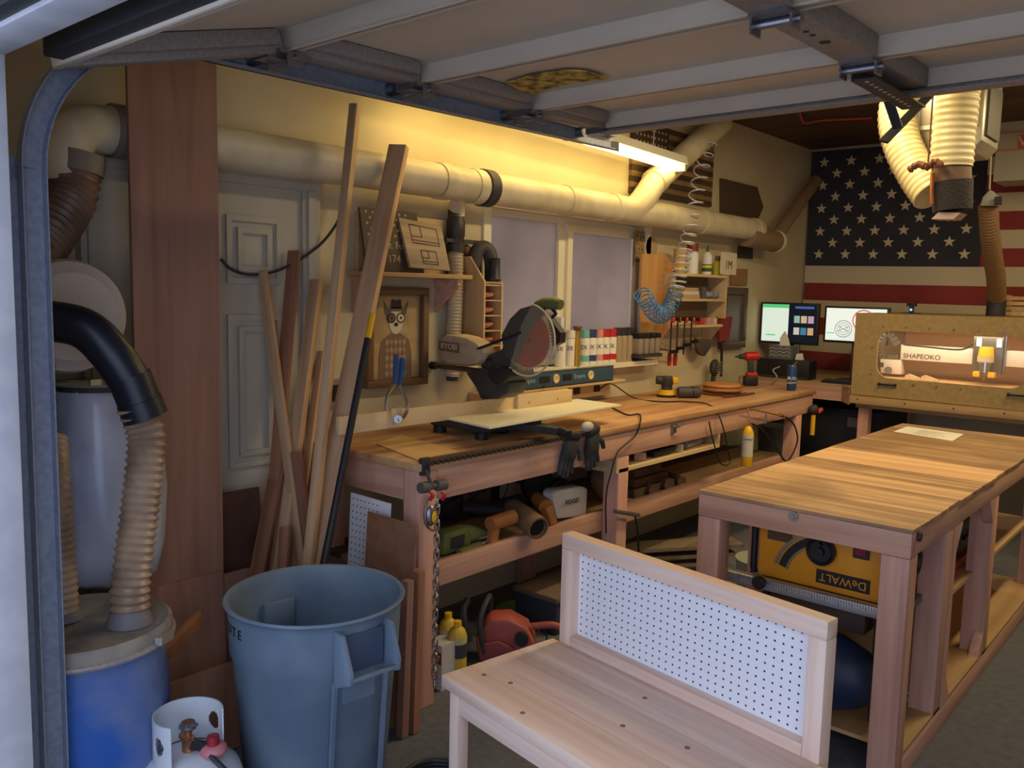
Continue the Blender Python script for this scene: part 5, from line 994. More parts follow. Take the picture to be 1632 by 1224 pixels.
for k in range(nz0, 7):
    sk = st if k < 0 else su; z0 = Zb+k*sk; f.p('stripe', strip(X0f if k < 0 else X0f+cw2, XF, z0, z0+sk-.0005), red_c if k % 2 == 0 else wht_c)
cant = f.p('canton', strip(X0f, X0f+cw2-.001, Zb, Zb+7*su, .002), nvy)
sp5 = [((.046 if i % 2 == 0 else .019)*math.cos(PI/2+PI*i/5), (.046 if i % 2 == 0 else .019)*math.sin(PI/2+PI*i/5)) for i in range(10)]
starm = mesh_of(MB().prism([(x, 0, z) for x, z in sp5], (0, -.002, 0)), 'star', plain('star_pale', (206, 192, 160), .85)); 
for r in range(9):
    for c_ in range(11):
        if (r+c_) % 2 == 0:
            x = X0f+cw2*(c_+1)/12; z = Zb+7*su*(r+1)/10-.012*math.sin(PI*(x-X0f)/3.4); o = link('star', starm, cant); o.location = (x, wav(x)-.0025, z)
# desk
DZ_ = 1.0
d_ = T('corner_desk', 'fir corner desk with chamfered front running along the back wall', 'desk', (-2.5, 6.6, .9))
top_o = [(-2.99, 6.15), (-2.20, 6.15), (-2.09, 5.99), (-2.09, 7.28), (-2.99, 7.28)]
d_.p('desk_top', MB().prism([(a, b_, DZ_-.02) for a, b_ in top_o], (0, 0, .02)), plyx)
d_.p('front_apron', MB().box(-2.99, -2.20, 6.15, 6.185, DZ_-.12, DZ_-.021), firx); d_.p('angled_apron', MB().prism([(-2.199, 6.15, DZ_-.12), (-2.09, 5.99, DZ_-.12), (-2.09, 6.03, DZ_-.12), (-2.18, 6.185, DZ_-.12)], (0, 0, .099)), firx)
d_.p('leg', MB().box(-2.99, -2.91, 6.9, 6.99, 0, DZ_-.021), firz); d_.p('leg', MB().box(-2.18, -2.10, 7.1, 7.19, 0, DZ_-.021), firz)
scr_g = plain('screen_white', (214, 226, 220), .3, emit=.85); scr_d = plain('screen_dark', (14, 24, 36), .3, emit=.5)
def monitor(name, label, px, y):
    q = [at(*p, y=y) for p in px]; x0, x1 = q[0].x, q[1].x; z1, z0 = (q[0].z+q[1].z)/2, q[2].z
    t = T(name, label, 'monitor', ((x0+x1)/2, y, DZ_)); t.p('bezel', MB().box(x0, x1, y, y+.035, z0, z1), black, bev=.004)
    xm = (x0+x1)/2; t.p('stand', MB().box(xm-.03, xm+.03, y+.04, y+.06, DZ_+.013, z0+.15), dark); t.p('stand_foot', MB().box(xm-.11, xm+.11, y-.03, y+.12, DZ_+.001, DZ_+.013), dark); return t, x0+.016, x1-.016, z0+.018, z1-.014
Y6 = 6.43
t, x0, x1, z0, z1 = monitor('monitor', 'left computer monitor showing a white form and dark picture grid', ((1213, 481), (1306, 484), (1213, 546)), Y6)
s_ = t.p('screen', MB().box(x0, x1, Y6-.002, Y6-.0005, z0, z1), scr_d, label='lit screen'); xm = x0+(x1-x0)*.50
def sbox(t, par, n_, xa, xb, za, zb_, c, e=.8, dy=.003, y=Y6): return t.p(n_, MB().box(xa, xb, y-dy, y-dy+.0009, za, zb_), plain('scr_%d_%d_%d' % c, c, .4, emit=e), par)
sbox(t, s_, 'form_window', x0+.003, xm, z0, z1, (206, 222, 212)); sbox(t, s_, 'green_header', x0+.003, xm, z1-.028, z1, (80, 190, 120), dy=.0042); sbox(t, s_, 'green_button', x0+.04, xm-.10, z0+.045, z0+.055, (90, 190, 120), dy=.0042); sbox(t, s_, 'blue_banner', xm+.05, x1-.02, z1-.03, z1-.012, (60, 90, 150))
for i in range(3):
    for j in range(2): xa = xm+.045+i*.055; sbox(t, s_, 'thumbnail', xa, xa+.045, z0+.06+.09*j, z0+.115+.09*j, ((200, 205, 205), (70, 130, 170), (210, 170, 130), (150, 190, 180), (206, 190, 150), (190, 160, 190))[i+3*j], .55)
t, x0, x1, z0, z1 = monitor('monitor', 'right computer monitor with white page, partly hidden by the tan enclosure', ((1315, 487), (1418, 491), (1315, 545)), Y6+.02); yy_ = Y6+.02
s_ = t.p('screen', MB().box(x0, x1, yy_-.002, yy_-.0005, z0, z1), scr_g, label='lit white screen')
q = at(1344, 524, y=yy_-.004); t.p('grey_drawing', MB().torus(q, .062, .002, (0, 1, 0)).torus(q, .045, .0015, (0, 1, 0)).torus(q, .028, .0015, (0, 1, 0)).bar(q+V((-.04, 0, -.02)), q+V((.04, 0, .02)), .002, .003).bar(q+V((-.04, 0, .02)), q+V((.04, 0, -.02)), .002, .003), plain('drawing_grey', (120, 124, 132), .5), s_, stuff=True)
q = at(1376, 511, y=yy_-.004); t.p('red_ring', MB().torus(q, .075, .006, (0, 1, 0)), plain('drawing_pink', (236, 150, 140), .5, emit=.4), s_); sbox(t, s_, 'green_line', x0+.01, x0+.07, z0+.05, z0+.058, (110, 196, 140), dy=.004, y=yy_)
q = at(1453, 498, y=6.6); wc = T('webcam', 'small dark webcam with blue light standing on the tan enclosure', 'webcam', q); zt = 1.518; wc.p('camera_body', MB().box(q.x-.03, q.x+.03, 6.57, 6.61, zt+.05, zt+.075), black); wc.p('stem', MB().box(q.x-.014, q.x+.014, 6.58, 6.60, zt+.005, zt+.049), black); wc.p('foot', MB().box(q.x-.05, q.x+.05, 6.55, 6.64, zt, zt+.004), black); wc.p('blue_led', MB().box(q.x-.008, q.x+.008, 6.578, 6.5799, zt+.018, zt+.034), plain('led_blue', (80, 140, 255), .3, emit=3))
for dx in (-.03, .03): wc.p('antenna', MB().cyl((q.x+dx, 6.59, zt+.075), (q.x+dx, 6.59, zt+.095), .003, n=6), black)
a, b_ = at(1205, 596, y=6.22), at(1290, 576, y=6.22)
t = T('black_box', 'black long box on the desk beneath the left monitor', 'box', (-2.7, 6.3, DZ_)); t.p('case', MB().box(a.x, b_.x, 6.22, 6.37, DZ_+.001, b_.z), black, bev=.004); t.p('front_trim', MB().box(a.x+.005, b_.x-.005, 6.217, 6.2195, DZ_+.01, DZ_+.014), steel)
q = at(1245, 578, y=6.26); zt = b_.z+.001; t = T('tissue_box', 'tissue box with dark zigzag pattern standing on the black box', 'tissue box', (q.x, 6.26, zt)); hw, hh = .085, .10
t.p('carton', MB().box(q.x-hw, q.x+hw, 6.225, 6.35, zt, zt+hh), plain('tissue_grey', (92, 96, 98), .7)); m = MB()
for k in range(3):
    z = zt+.022+k*.026
    for i in range(6): xa = q.x-hw+i*hw/3; m.bar((xa, 6.2235, z+(.014 if i % 2 else 0)), (xa+hw/3, 6.2235, z+(0 if i % 2 else .014)), .001, .006, (0, 0, 1))
t.p('zigzag_line', m, plain('zig_pale', (176, 170, 160), .7), stuff=True); t.p('tissue', MB().prism([(q.x-.03, 6.28, zt+hh), (q.x+.05, 6.28, zt+hh), (q.x+.03, 6.285, zt+hh+.06), (q.x-.0, 6.29, zt+hh+.11), (q.x-.03, 6.285, zt+hh+.06)], (0, .012, 0)), paper)
a, b_ = at(1302, 600, y=6.2), at(1356, 603, y=6.2); t = T('keyboard', 'black keyboard on the desk left of the tan enclosure', 'keyboard', (a.x, 6.2, DZ_)); t.p('key_base', MB().box(-2.36, -2.10, 6.17, 6.30, DZ_+.001, DZ_+.018), black); t.p('key_row', MB().box(-2.35, -2.11, 6.18, 6.20, DZ_+.0185, DZ_+.024), dark); t.p('key_row', MB().box(-2.35, -2.11, 6.205, 6.225, DZ_+.0185, DZ_+.025), dark); t.p('key_row', MB().box(-2.35, -2.11, 6.23, 6.25, DZ_+.0185, DZ_+.026), dark)
q = at(1273, 574, y=6.28); solo('paper_scrap', 'small folded white paper on the black box right of the tissues', 'paper', MB().prism([(q.x-.03, 6.28, zt), (q.x+.03, 6.28, zt), (q.x+.015, 6.28, zt+.05), (q.x-.02, 6.28, zt+.045)], (0, .03, 0)), paper)
cord('pale cable curling down in front of the corner desk', [at(1243, 584, y=6.14), at(1232, 590, y=6.13), at(1238, 600, y=6.13), at(1230, 610, y=6.13)], .005, plain('cable_pale', (190, 176, 150), .5))
# ---- CNC enclosure
EX0, EX1, EY0, EY1, EZ0, EZ1 = -2.083, -.87, 6.0, 7.1, .955, 1.517
cn = T('cnc_enclosure', 'tan MDF enclosure with rounded clear front window and black handles', 'enclosure', ((EX0+EX1)/2, 6.5, .9))
ox0, ox1 = -1.925, -1.03; oz0, oz1 = 1.085, 1.405
inner = rrect(ox0, ox1, oz0, oz1, .09, 8); cx_, cz_ = (ox0+ox1)/2, (oz0+oz1)/2; outer = []
for (x, z) in inner:
    dx, dz = x-cx_, z-cz_; s_ = min((EX1-cx_)/abs(dx) if dx > 0 else (cx_-EX0)/max(abs(dx), 1e-6), (EZ1-cz_)/abs(dz) if dz > 0 else (cz_-EZ0)/max(abs(dz), 1e-6)); outer.append((cx_+dx*s_, cz_+dz*s_))
n = len(inner)
cor = {}
for C_ in ((EX1, EZ1), (EX0, EZ1), (EX0, EZ0), (EX1, EZ0)):
    k = min(range(n), key=lambda i: (outer[i][0]-C_[0])**2+(outer[i][1]-C_[1])**2); outer[k] = C_
m = MB(); vs = []; 
for (x, z), (X_, Z_) in zip(inner, outer): vs += [(x, EY0, z), (X_, EY0, Z_), (x, EY0+.016, z), (X_, EY0+.016, Z_)]
fs = []
for i in range(n):
    a, b2 = i*4, ((i+1) % n)*4; fs += [(a, b2, b2+1, a+1), (a+2, a+3, b2+3, b2+2), (a, a+2, b2+2, b2), (a+1, b2+1, b2+3, a+3)]
cn.p('front_panel', m.add(vs, fs), mdf, ang=25)
cn.p('clear_window', MB().box(ox0-.02, ox1+.02, EY0+.018, EY0+.022, oz0-.02, oz1+.02), seethru('acrylic', (230, 225, 210), .07, .05))
cn.p('top_panel', MB().box(EX0, EX1, EY0+.017, EY1, EZ1-.016, EZ1), mdf); cn.p('side_panel', MB().box(EX0, EX0+.016, EY0+.017, EY1, EZ0, EZ1-.017), mdf); cn.p('side_panel', MB().box(EX1-.016, EX1, EY0+.017, EY1, EZ0, EZ1-.017), mdf); cn.p('back_panel', MB().box(EX0+.017, EX1-.017, EY1-.016, EY1, EZ0, EZ1-.017), plain('inner_tan', (206, 150, 92), .7))
cn.p('spoil_board', MB().box(EX0+.02, EX1-.02, EY0+.03, EY1-.02, EZ0+.05, EZ0+.105), plain('spoilboard', (222, 176, 116), .7, c2=(206, 158, 100), sc=9)); cn.p('lower_trim', MB().box(EX0-.004, EX1+.004, EY0-.008, EY0-.0005, EZ0-.003, EZ0+.003), brass)
cn.p('base_frame', MB().box(EX0-.005, EX1, EY0-.005, EY1, .893, EZ0-.004), plyx, bev=.002)
for i, (x, z) in enumerate([(ox0+.03+k*.145, oz1+.028) for k in range(7)]+[(ox0+.1+k*.145, oz0-.03) for k in range(6)]+[(ox0-.035, oz1-.12), (ox0-.03, oz0+.02)]):
    cn.p('screw_head', MB().cyl((x, EY0-.0005, z), (x, EY0-.004, z), .0075, n=10), steel)
for px in (1413, 1622):
    c0_ = at(px, 613 if px < 1500 else 630, y=EY0-.02); m = MB().tube([c0_+V((-.055, 0, 0)), c0_+V((.055, 0, 0))], .008, 10); m.box(c0_.x-.058, c0_.x-.045, EY0-.026, EY0-.0005, c0_.z-.01, c0_.z+.01).box(c0_.x+.045, c0_.x+.058, EY0-.026, EY0-.0005, c0_.z-.01, c0_.z+.01); cn.p('door_handle', m, black)
for x in (EX0+.05, EX0+.36, EX0+.66, EX0+.95):
    cn.p('base_screw', MB().cyl((x, EY0-.0055, .925), (x, EY0-.007, .925), .006, n=8), dark)
gy = 6.42
def Gq(px, py, y=gy): return at(px, py, y=y)
gt = T('cnc_router', 'white gantry router with yellow spindle inside the tan enclosure', 'machine', (-1.5, 6.45, EZ0+.106)); gw = plain('gantry_white', (226, 216, 196), .4)
A, B = Gq(1436, 551), Gq(1640, 574); zt, zb2 = Gq(1436, 549).z, Gq(1436, 573).z
gt.p('gantry_beam', MB().box(A.x, EX1-.10, gy, gy+.07, zb2, zt), gw, bev=.003); gt.text('lettering', 'SHAPEOKO', plain('dark_ink', (60, 54, 50), .6), (Gq(1469, 568).x, gy-.0015, (zt+zb2)/2-.025), (1, 0, 0), (.12, 0, 1), .048)
gt.p('left_carriage', MB().prism([Gq(1403, 572), Gq(1436, 574), Gq(1436, 597), (Gq(1403, 598).x, gy, Gq(1436, 597).z)], (0, .09, 0)), gw, bev=.004); q = Gq(1416, 590); gt.p('carriage_wheel', MB().cyl((q.x, gy-.001, q.z), (q.x, gy-.012, q.z), .026, n=20), plain('wheel_grey', (120, 116, 104), .6)); q = Gq(1405, 582); gt.p('warning_label', MB().box(q.x-.014, q.x+.014, gy-.002, gy-.0005, q.z-.014, q.z+.02), dark)
P_ = crv([Gq(1430, 550), Gq(1420, 536), Gq(1410, 536), Gq(1404, 548), Gq(1404, 562), Gq(1414, 571), Gq(1432, 571)], 5)
for i in range(len(P_)-1):
    if i % 2 == 0: gt.p('drag_chain_link', MB().bar(P_[i]+V((0, .02, 0)), P_[min(i+2, len(P_)-1)]*.92+P_[i]*.08+V((0, .02, 0)), .05, .026, (0, 1, 0)), plain('chain_grey', (96, 88, 74), .5))
yr = gy-.10; c0_ = Gq(1572, 560, yr); rx = c0_.x
gt.p('z_plate', MB().box(rx-.095, rx+.085, gy-.035, gy-.001, Gq(1572, 596).z, Gq(1572, 536).z), plain('plate_clearish', (110, 104, 94), .3, .5), bev=.003)
zt1_, zm_, zn_, zo_ = Gq(1572, 553, yr).z, Gq(1572, 568, yr).z, Gq(1572, 577, yr).z, Gq(1572, 594, yr).z
gt.p('spindle_cap', MB().cyl((rx, yr, zm_), (rx, yr, zt1_), .048, .042, n=22), yellow); gt.p('label_band', MB().cyl((rx, yr, zn_), (rx, yr, zm_-.001), .050, n=22), plain('band_pale', (196, 180, 140), .5)); gt.p('spindle_body', MB().cyl((rx, yr, zo_), (rx, yr, zn_-.001), .037, n=22), chrome)
for s_ in (-1, 1): gt.p('yellow_clamp', MB().box(rx+s_*.045-.02, rx+s_*.045+.02, yr-.03, yr+.03, zo_-.03, zo_+.005), yellow, bev=.004); gt.p('lamp_block', MB().box(rx+s_*.06-.014, rx+s_*.06+.014, gy-.045, gy-.036, zt1_-.0, zt1_+.055), plain('lamp_white', (250, 240, 210), .4, emit=1.6))
gt.p('dust_bit', MB().cyl((rx, yr, zo_-.05), (rx, yr, zo_-.031), .006, n=8), steel); gt.p('vertical_rail', MB().box(rx+.09, rx+.10, gy-.02, gy-.001, zo_-.0, zt1_+.08), steel)
gt.p('top_cable', cable(MB(), [Gq(1440, 549), Gq(1480, 553), Gq(1530, 557), Gq(1552, 548)], .006), black)
for i, px in enumerate((1452, 1478)): q = at(px, 600, y=6.3); solo('wood_clamp', ('left', 'right')[i]+' small pale wooden hold-down clamp on the spoilboard', 'clamp', MB().prism([(q.x-.04, 6.3, EZ0+.107), (q.x+.07, 6.3, EZ0+.107), (q.x+.06, 6.3, EZ0+.12), (q.x-.02, 6.3, EZ0+.145), (q.x-.04, 6.3, EZ0+.135)], (0, .04, 0)), pal)
# bench below the enclosure
cbn = T('cnc_bench', 'dark shadowed bench frame carrying the tan enclosure', 'bench', (-1.5, 6.5, 0))
for x in (-2.05, -.93):
    for y in (6.08, 7.0): cbn.p('leg', MB().box(x, x+.07, y, y+.07, 0, .855), firz)
cbn.p('cross_frame', MB().box(EX0+.005, EX1, EY0+.10, EY1, .856, .892), plyx)
cb_ = plain('cabinet_black', (40, 38, 42), .6); q = at(1367, 674, y=6.35); t = T('black_cabinet', 'black tool cabinet with small grey label under the enclosure', 'cabinet', (-2.2, 6.6, 0)); t.p('cabinet_body', MB().box(-2.70, -1.98+.0, 6.35, 6.98, 0, .80), cb_, bev=.006); t.p('drawer_front', MB().box(-2.68, -2.0, 6.34, 6.349, .05, .36), cb_, bev=.003); t.p('drawer_front', MB().box(-2.68, -2.0, 6.34, 6.349, .38, .78), cb_, bev=.003)
t.p('label', MB().box(q.x-.07, q.x+.07, 6.336, 6.3395, q.z-.035, q.z+.035), plain('label_grey', (128, 122, 120), .6))
q = at(1300, 690, y=6.25); t = T('grey_bin', 'dull grey round bin in the shadow beyond the bench end', 'bin', (q.x-.2, 6.1, 0)); t.p('bin_body', MB().lathe((-2.62, 6.06, 0), [(0, 0), (.12, 0), (.14, .62), (.145, .66), (.135, .66), (.12, .02), (0, .02)], n=28), plain('bin_grey', (92, 88, 80), .7))
q = at(1292, 655, x=-2.28); t = T('hand_grinder', 'black tool with red trigger hanging at the far end of the bench', 'tool', q); q = V((BX+.03, 5.83, q.z)); t.p('tool_head', MB().ell(q+V((0, 0, .01)), .03, .05, .035), dark, ang=70); t.p('red_trigger', MB().bar(q+V((.02, .03, -.01)), q+V((.03, .07, .01)), .02, .02), plain('trigger_red', (220, 80, 60), .4)); t.p('tool_grip', MB().cyl(q+V((0, 0, -.03)), q+V((0, .0, -.17)), .016, n=12), yellow)  # trigger is plain red without emission
# ================================================================ OVERHEAD ON THE RIGHT
al = plain('sheet_metal', (190, 184, 168), .35, .5, c2=(170, 164, 148), sc=4)
hx0, hx1 = at(1452, 200, y=4.6).x, at(1566, 200, y=4.6).x; hz0 = at(1560, 240, y=4.6).z
t = T('air_cleaner', 'silver sheet metal air cleaner box hanging from the ceiling', 'air cleaner', ((hx0+hx1)/2, 4.9, hz0))
t.p('housing', MB().prism([(hx0, 4.6, hz0+.08), (hx0+.12, 4.6, hz0), (hx1-.04, 4.6, hz0), (hx1, 4.6, hz0+.05), (hx1, 4.6, hz0+.36), (hx0, 4.6, hz0+.36)], (0, .34, 0)), al, bev=.006)
t.p('dark_side_plate', MB().box(hx1+.001, hx1+.012, 4.65, 4.90, hz0+.08, hz0+.32), plain('plate_dark', (90, 84, 74), .5)); t.p('top_frame', MB().fy(4.585, 4.599, hx0+.02, hx1-.02, hz0+.12, hz0+.345, .02), plain('frame_pale', (206, 206, 190), .4)); t.p('knob', MB().cyl((hx1-.06, 4.584, hz0+.2), (hx1-.06, 4.56, hz0+.2), .02, n=14), black)  # darker plate covers part of the right side face
for y in (4.7, 4.9): t.p('hanger_strap', MB().box(hx0+.2, hx0+.215, y, y+.004, hz0+.361, 2.87), galv)
bh = plain('hose_pale_yellow', (222, 208, 160), .4, c2=(200, 184, 134), sc=6)  # pale yellow with slightly darker mottling
t = T('flexible_duct', 'curved pale flexible duct bulging left of the air cleaner', 'hose', at(1440, 240, y=4.5)); m = MB(); hose(m, [at(1450, 130, y=4.62), at(1430, 175, y=4.55), at(1436, 225, y=4.5), at(1460, 275, y=4.45), at(1486, 312, y=4.4)], .085, .03, .06, 24); t.p('ribbed_hose', m, bh, ang=60)
t = T('flexible_duct', 'straight pale flexible duct hanging down to the black dust brush', 'hose', at(1520, 200, y=4.3)); m = MB(); hose(m, [at(1530, 95, y=4.3), at(1526, 160, y=4.3), at(1520, 215, y=4.3), at(1516, 268, y=4.3)], .088, .03, .06, 24); t.p('ribbed_hose', m, bh, ang=60)
t.p('lower_cuff', MB().tube([at(1516, 262, y=4.3), at(1517, 290, y=4.3)], .082, 24), plain('cuff_brown', (110, 84, 64), .6)); a, b_ = at(1517, 290, y=4.3), at(1518, 336, y=4.3); t.p('dust_brush', MB().tube([a, b_], [.088, .082], 24), plain('brush_dark', (44, 38, 38), .8, bump=.5, sc=80), label='black bristle brush'); t.p('copper_pipe', MB().tube([at(1487, 276, y=4.22), at(1485, 305, y=4.22), at(1486, 325, y=4.22)], .010, 10), plain('copper', (196, 126, 84), .3, .8))
q = [at(*p, y=4.24) for p in ((1484, 349), (1496, 338), (1531, 339), (1520, 349))]; t.p('paper_flap', MB().prism(q, (0, .12, 0.002)), plain('flap', (206, 176, 158), .7))
m = MB(); m.cyl(at(1487, 150, y=4.18), at(1479, 262, y=4.18), .004, n=6); t = T('hanging_cord', 'brown hanging cord with knotted string beside the pale duct', 'cord', at(1479, 262, y=4.18)); t.p('cord', m, plain('cord_brown', (110, 66, 40), .7)); m = MB(); q = at(1478, 266, y=4.18)
m.tube(crv([q+V((-.08, 0, -.01)), q+V((-.04, 0, .015)), q+V((0, 0, .0)), q+V((.03, .0, .02)), q+V((.06, 0, -.0))], 5), [.012+.008*math.sin(i*1.7)**2 for i in range(21)], 8); t.p('knot_bundle', m, plain('cord_brown', (110, 66, 40), .7))
# right gate and rear hose
t = T('rear_blast_gate', 'grey blast gate hanging on a cord at the right, feeding a brown hose', 'blast gate', at(1577, 320, y=5.9)); q = at(1577, 318, y=5.9); t.p('gate_body', MB().prism([at(1562, 328, y=5.9), at(1566, 314, y=5.9), at(1578, 302, y=5.9), at(1590, 314, y=5.9), at(1590, 328, y=5.9)], (0, .09, 0)), plain('gate_grey', (150, 150, 136), .5), bev=.004); t.p('gate_knob', MB().box(at(1586, 315, y=5.88).x, at(1596, 315, y=5.88).x, 5.86, 5.899, at(1586, 327, y=5.88).z, at(1586, 314, y=5.88).z), black)
t.p('cord', MB().cyl(at(1584, 150, y=5.9), at(1577, 302, y=5.9), .006, n=6), plain('cord_pale', (170, 160, 134), .6)); m = MB(); hose(m, [at(1575, 328, y=5.95), at(1578, 380, y=6.1), at(1587, 440, y=6.4), at(1589, 478, y=6.6)], .055, .022, .06); t.p('ribbed_hose', m, plain('hose_brown2', (134, 104, 72), .6), ang=60); t.p('hose_cuff', MB().tube([at(1589, 478, y=6.6), at(1586, 506, y=6.6)], .06, 18), dark)
# cream cupboard high on the back wall
a, b_ = at(1585, 262, y=6.9), at(1760, 150, y=6.9); t = T('wall_cupboard', 'pale cupboard with orange edge strips and a red letter sign at the right', 'cupboard', (a.x, 6.9, a.z-.1)); t.p('cupboard_body', MB().box(a.x, b_.x, 6.9, 7.24, a.z-.12, a.z+.50), plain('cupboard_pale', (186, 180, 156), .6)); 
for py in (213, 240): z = at(1600, py, y=6.9).z; t.p('edge_strip', MB().box(a.x, b_.x, 6.89, 6.8995, z-.004, z+.004), plain('orange_strip', (226, 130, 60), .5))
q0, q1 = at(1624, 216, y=6.88), at(1650, 234, y=6.88); t.p('red_sign', MB().box(q0.x, q1.x, 6.885, 6.89, q1.z, q0.z), plain('sign_orange', (214, 88, 50), .6)); t.text('lettering', 'W', paper, (q0.x+.05, 6.883, (q0.z+q1.z)/2), (1, 0, 0), (0, 0, 1), .10)
t = T('wooden_vent', 'slatted pale wooden crate on top of the enclosure at the right edge', 'crate', at(1615, 500, y=6.7)); a, b_ = at(1598, 506, y=6.7), at(1600, 484, y=6.7)
for k in range(4): t.p('slat', MB().box(a.x+.02, a.x+.4, 6.69, 6.70, 1.525+k*.035, 1.55+k*.035), ply)
for x in (a.x, a.x+.4): t.p('post', MB().box(x, x+.02, 6.69, 6.86, 1.518, 1.665), ply)
# red cable under the ceiling
a = at(1275, 188, z=2.855); 
cord('thin orange red cable under the dark ceiling', [at(1275, 180, z=2.855), at(1282, 196, z=2.845), at(1310, 192, z=2.855), at(1390, 188, z=2.855)], .008, plain('cable_red', (190, 80, 56), .5))
# ================================================================ LIGHT FIXTURE
lf = T('shop_light', 'long fluorescent shop light hanging above the bench near the window', 'light fixture', (-2.75, 3.65, 2.40))
LXc = -2.76; la, lb = 2.52, 4.71; lz = 2.40
zl = lambda y: 2.465-(y-la)*.070/(lb-la)
lf.p('tray', MB().prism([(LXc-.06, la, zl(la)+.01), (LXc+.06, la, zl(la)+.01), (LXc+.045, la, zl(la)+.06), (LXc-.045, la, zl(la)+.06)], (0, lb-la, zl(lb)-zl(la))), plain('fixture_white', (222, 216, 196), .5))
for i, (a, b_) in enumerate(((la+.02, 3.60), (3.63, lb-.02))):
    for dx in (-.028, .028): lf.p('tube', MB().cyl((LXc+dx, a, zl(a)-.012), (LXc+dx, b_, zl(b_)-.012), .013, n=12), plain('tube_glow', (255, 224, 142), .4, emit=13))
lf.p('end_cap', MB().box(LXc-.05, LXc+.05, lb-.018, lb, zl(lb)-.03, zl(lb)+.009), galv); lf.p('socket_block', MB().box(LXc-.05, LXc+.05, 3.603, 3.627, zl(3.6)-.03, zl(3.6)+.009), galv)
for y in (3.0, 4.4): lf.p('hanging_chain', MB().cyl((LXc, y, zl(y)+.06), (LXc, y, 2.87), .003, n=5), steel)
# ================================================================ UNDER THE LONG BENCH
SZ = .506
def S_at(px, py): return at(px, py, z=SZ)
def clampx(p): return V((min(p.x, BX-.13), p.y, p.z))
q = clampx(S_at(790, 868)); t = T('heat_gun', 'orange pistol shaped tool standing at the front of the lower shelf', 'tool', q); o2 = plain('dusty_orange', (176, 112, 58), .6)
t.p('barrel', MB().tube([q+V((.0, -.04, .10)), q+V((0, .11, .105))], [.032, .034], 16), o2); t.p('grip', MB().bar(q+V((0, -.01, .085)), q+V((0, -.03, .0)), .035, .045, (0, 1, 0)), o2, bev=.006)
q = clampx(S_at(868, 862)); a = q+V((.10, -.03, .06)); b_ = a+V((-.22, .05, .05)); t = T('blower_pipe', 'tan cylinder with dark open end lying toward the shelf front', 'pipe', q); t.p('pipe_shell', MB().lathe(a, [(.045, 0), (.052, 0), (.055, .03), (.05, .22), (.0, .22), (0, .2), (.042, .2), (.042, 0)], (-.9, .3, .15), 24), plain('dusty_tan', (128, 102, 74), .7)); t.p('dark_opening', MB().lathe(a+V((-.02, .005, .0)), [(0, 0), (.042, 0), (.042, .004), (0, .004)], (-.9, .3, .15), 20), black)
q = clampx(S_at(905, 850)); t = T('orange_drill', 'dusty orange drill lying beside the dark ended cylinder', 'drill', q); t.p('drill_body', MB().tube([q+V((-.02, 0, .10)), q+V((-.12, .06, .11))], .035, 14), o2); t.p('drill_grip', MB().bar(q+V((-.02, 0, .10)), q+V((.01, .01, .02)), .04, .05, (0, 1, 0)), o2, bev=.006); t.p('gearbox', MB().tube([q+V((-.12, .06, .11)), q+V((-.2, .10, .12))], [.03, .018], 12), dark)
q = clampx(S_at(830, 838))+V((-.12, .02, 0)); t = T('angle_grinder', 'grey angle grinder lying behind the orange pistol tool', 'grinder', q); t.p('grinder_body', MB().tube([q+V((0, 0, .05)), q+V((-.16, -.12, .05))], .035, 14), dark); t.p('grinder_head', MB().ell(q+V((.02, .02, .055)), .045, .045, .04), plain('dusty_grey', (150, 140, 128), .6)); t.p('guard', MB().lathe(q+V((.03, .02, .015)), [(0, 0), (.06, 0), (.06, .02), (0, .022)], n=22), steel)
q = clampx(S_at(880, 815))+V((-.20, .1, 0)); t = T('circular_saw', 'dark circular saw resting at the back of the lower shelf', 'saw', q); t.p('saw_guard', MB().cyl(q+V((0, 0, .10)), q+V((.04, -.01, .10)), .095, n=28), dark); t.p('saw_motor', MB().cyl(q+V((-.02, 0, .12)), q+V((-.13, .02, .12)), .05, n=18), black); t.p('saw_handle', MB().tube(crv([q+V((-.02, -.08, .15)), q+V((-.02, -.02, .22)), q+V((-.02, .08, .18))], 5), .016, 10), dark); t.p('shoe', MB().box(q.x-.1, q.x+.08, q.y-.13, q.y+.13, q.z+.001, q.z+.006), steel)
q = clampx(S_at(842, 815))+V((-.3, .06, 0)); solo('black_tumbler', 'black cup standing at the very back of the lower shelf', 'cup', MB().lathe(q, [(0, 0), (.035, 0), (.042, .15), (.036, .152), (.03, .01), (0, .01)], n=20), black)
# white tool bag
q = clampx(S_at(962, 838))+V((-.02, -.05, 0)); t = T('tool_bag', 'white cloth dust bag with printed word beside the middle bench leg', 'bag', q); wb = plain('bag_white', (206, 200, 194), .8, bump=.3, sc=14); P_ = [(q.x+.02, q.y-.11, q.z+.03), (q.x+.02, q.y+.13, q.z-.0), (q.x+.01, q.y+.15, q.z+.14), (q.x, q.y+.10, q.z+.155), (q.x-.0, q.y-.10, q.z+.17), (q.x+.01, q.y-.14, q.z+.16), (q.x+.01, q.y-.12, q.z+.10)]
t.p('bag_cloth', MB().prism(P_, (-.07, 0, 0)), wb, bev=.015); t.text('lettering', 'RIDGID', inkm, (q.x+.024, q.y+.0, q.z+.10), (0, 1, -.05), (0, 0, 1), .034)
t = T('burlap_sack', 'tan cloth sack slumped behind the middle bench leg', 'sack', clampx(S_at(1010, 815))); q = clampx(S_at(1014, 815)); t.p('sack_body', MB().ell(q+V((-.12, .08, .11)), .09, .10, .108, 16), plain('burlap', (140, 108, 74), .9, c2=(120, 90, 60), sc=20, bump=.9), ang=70)
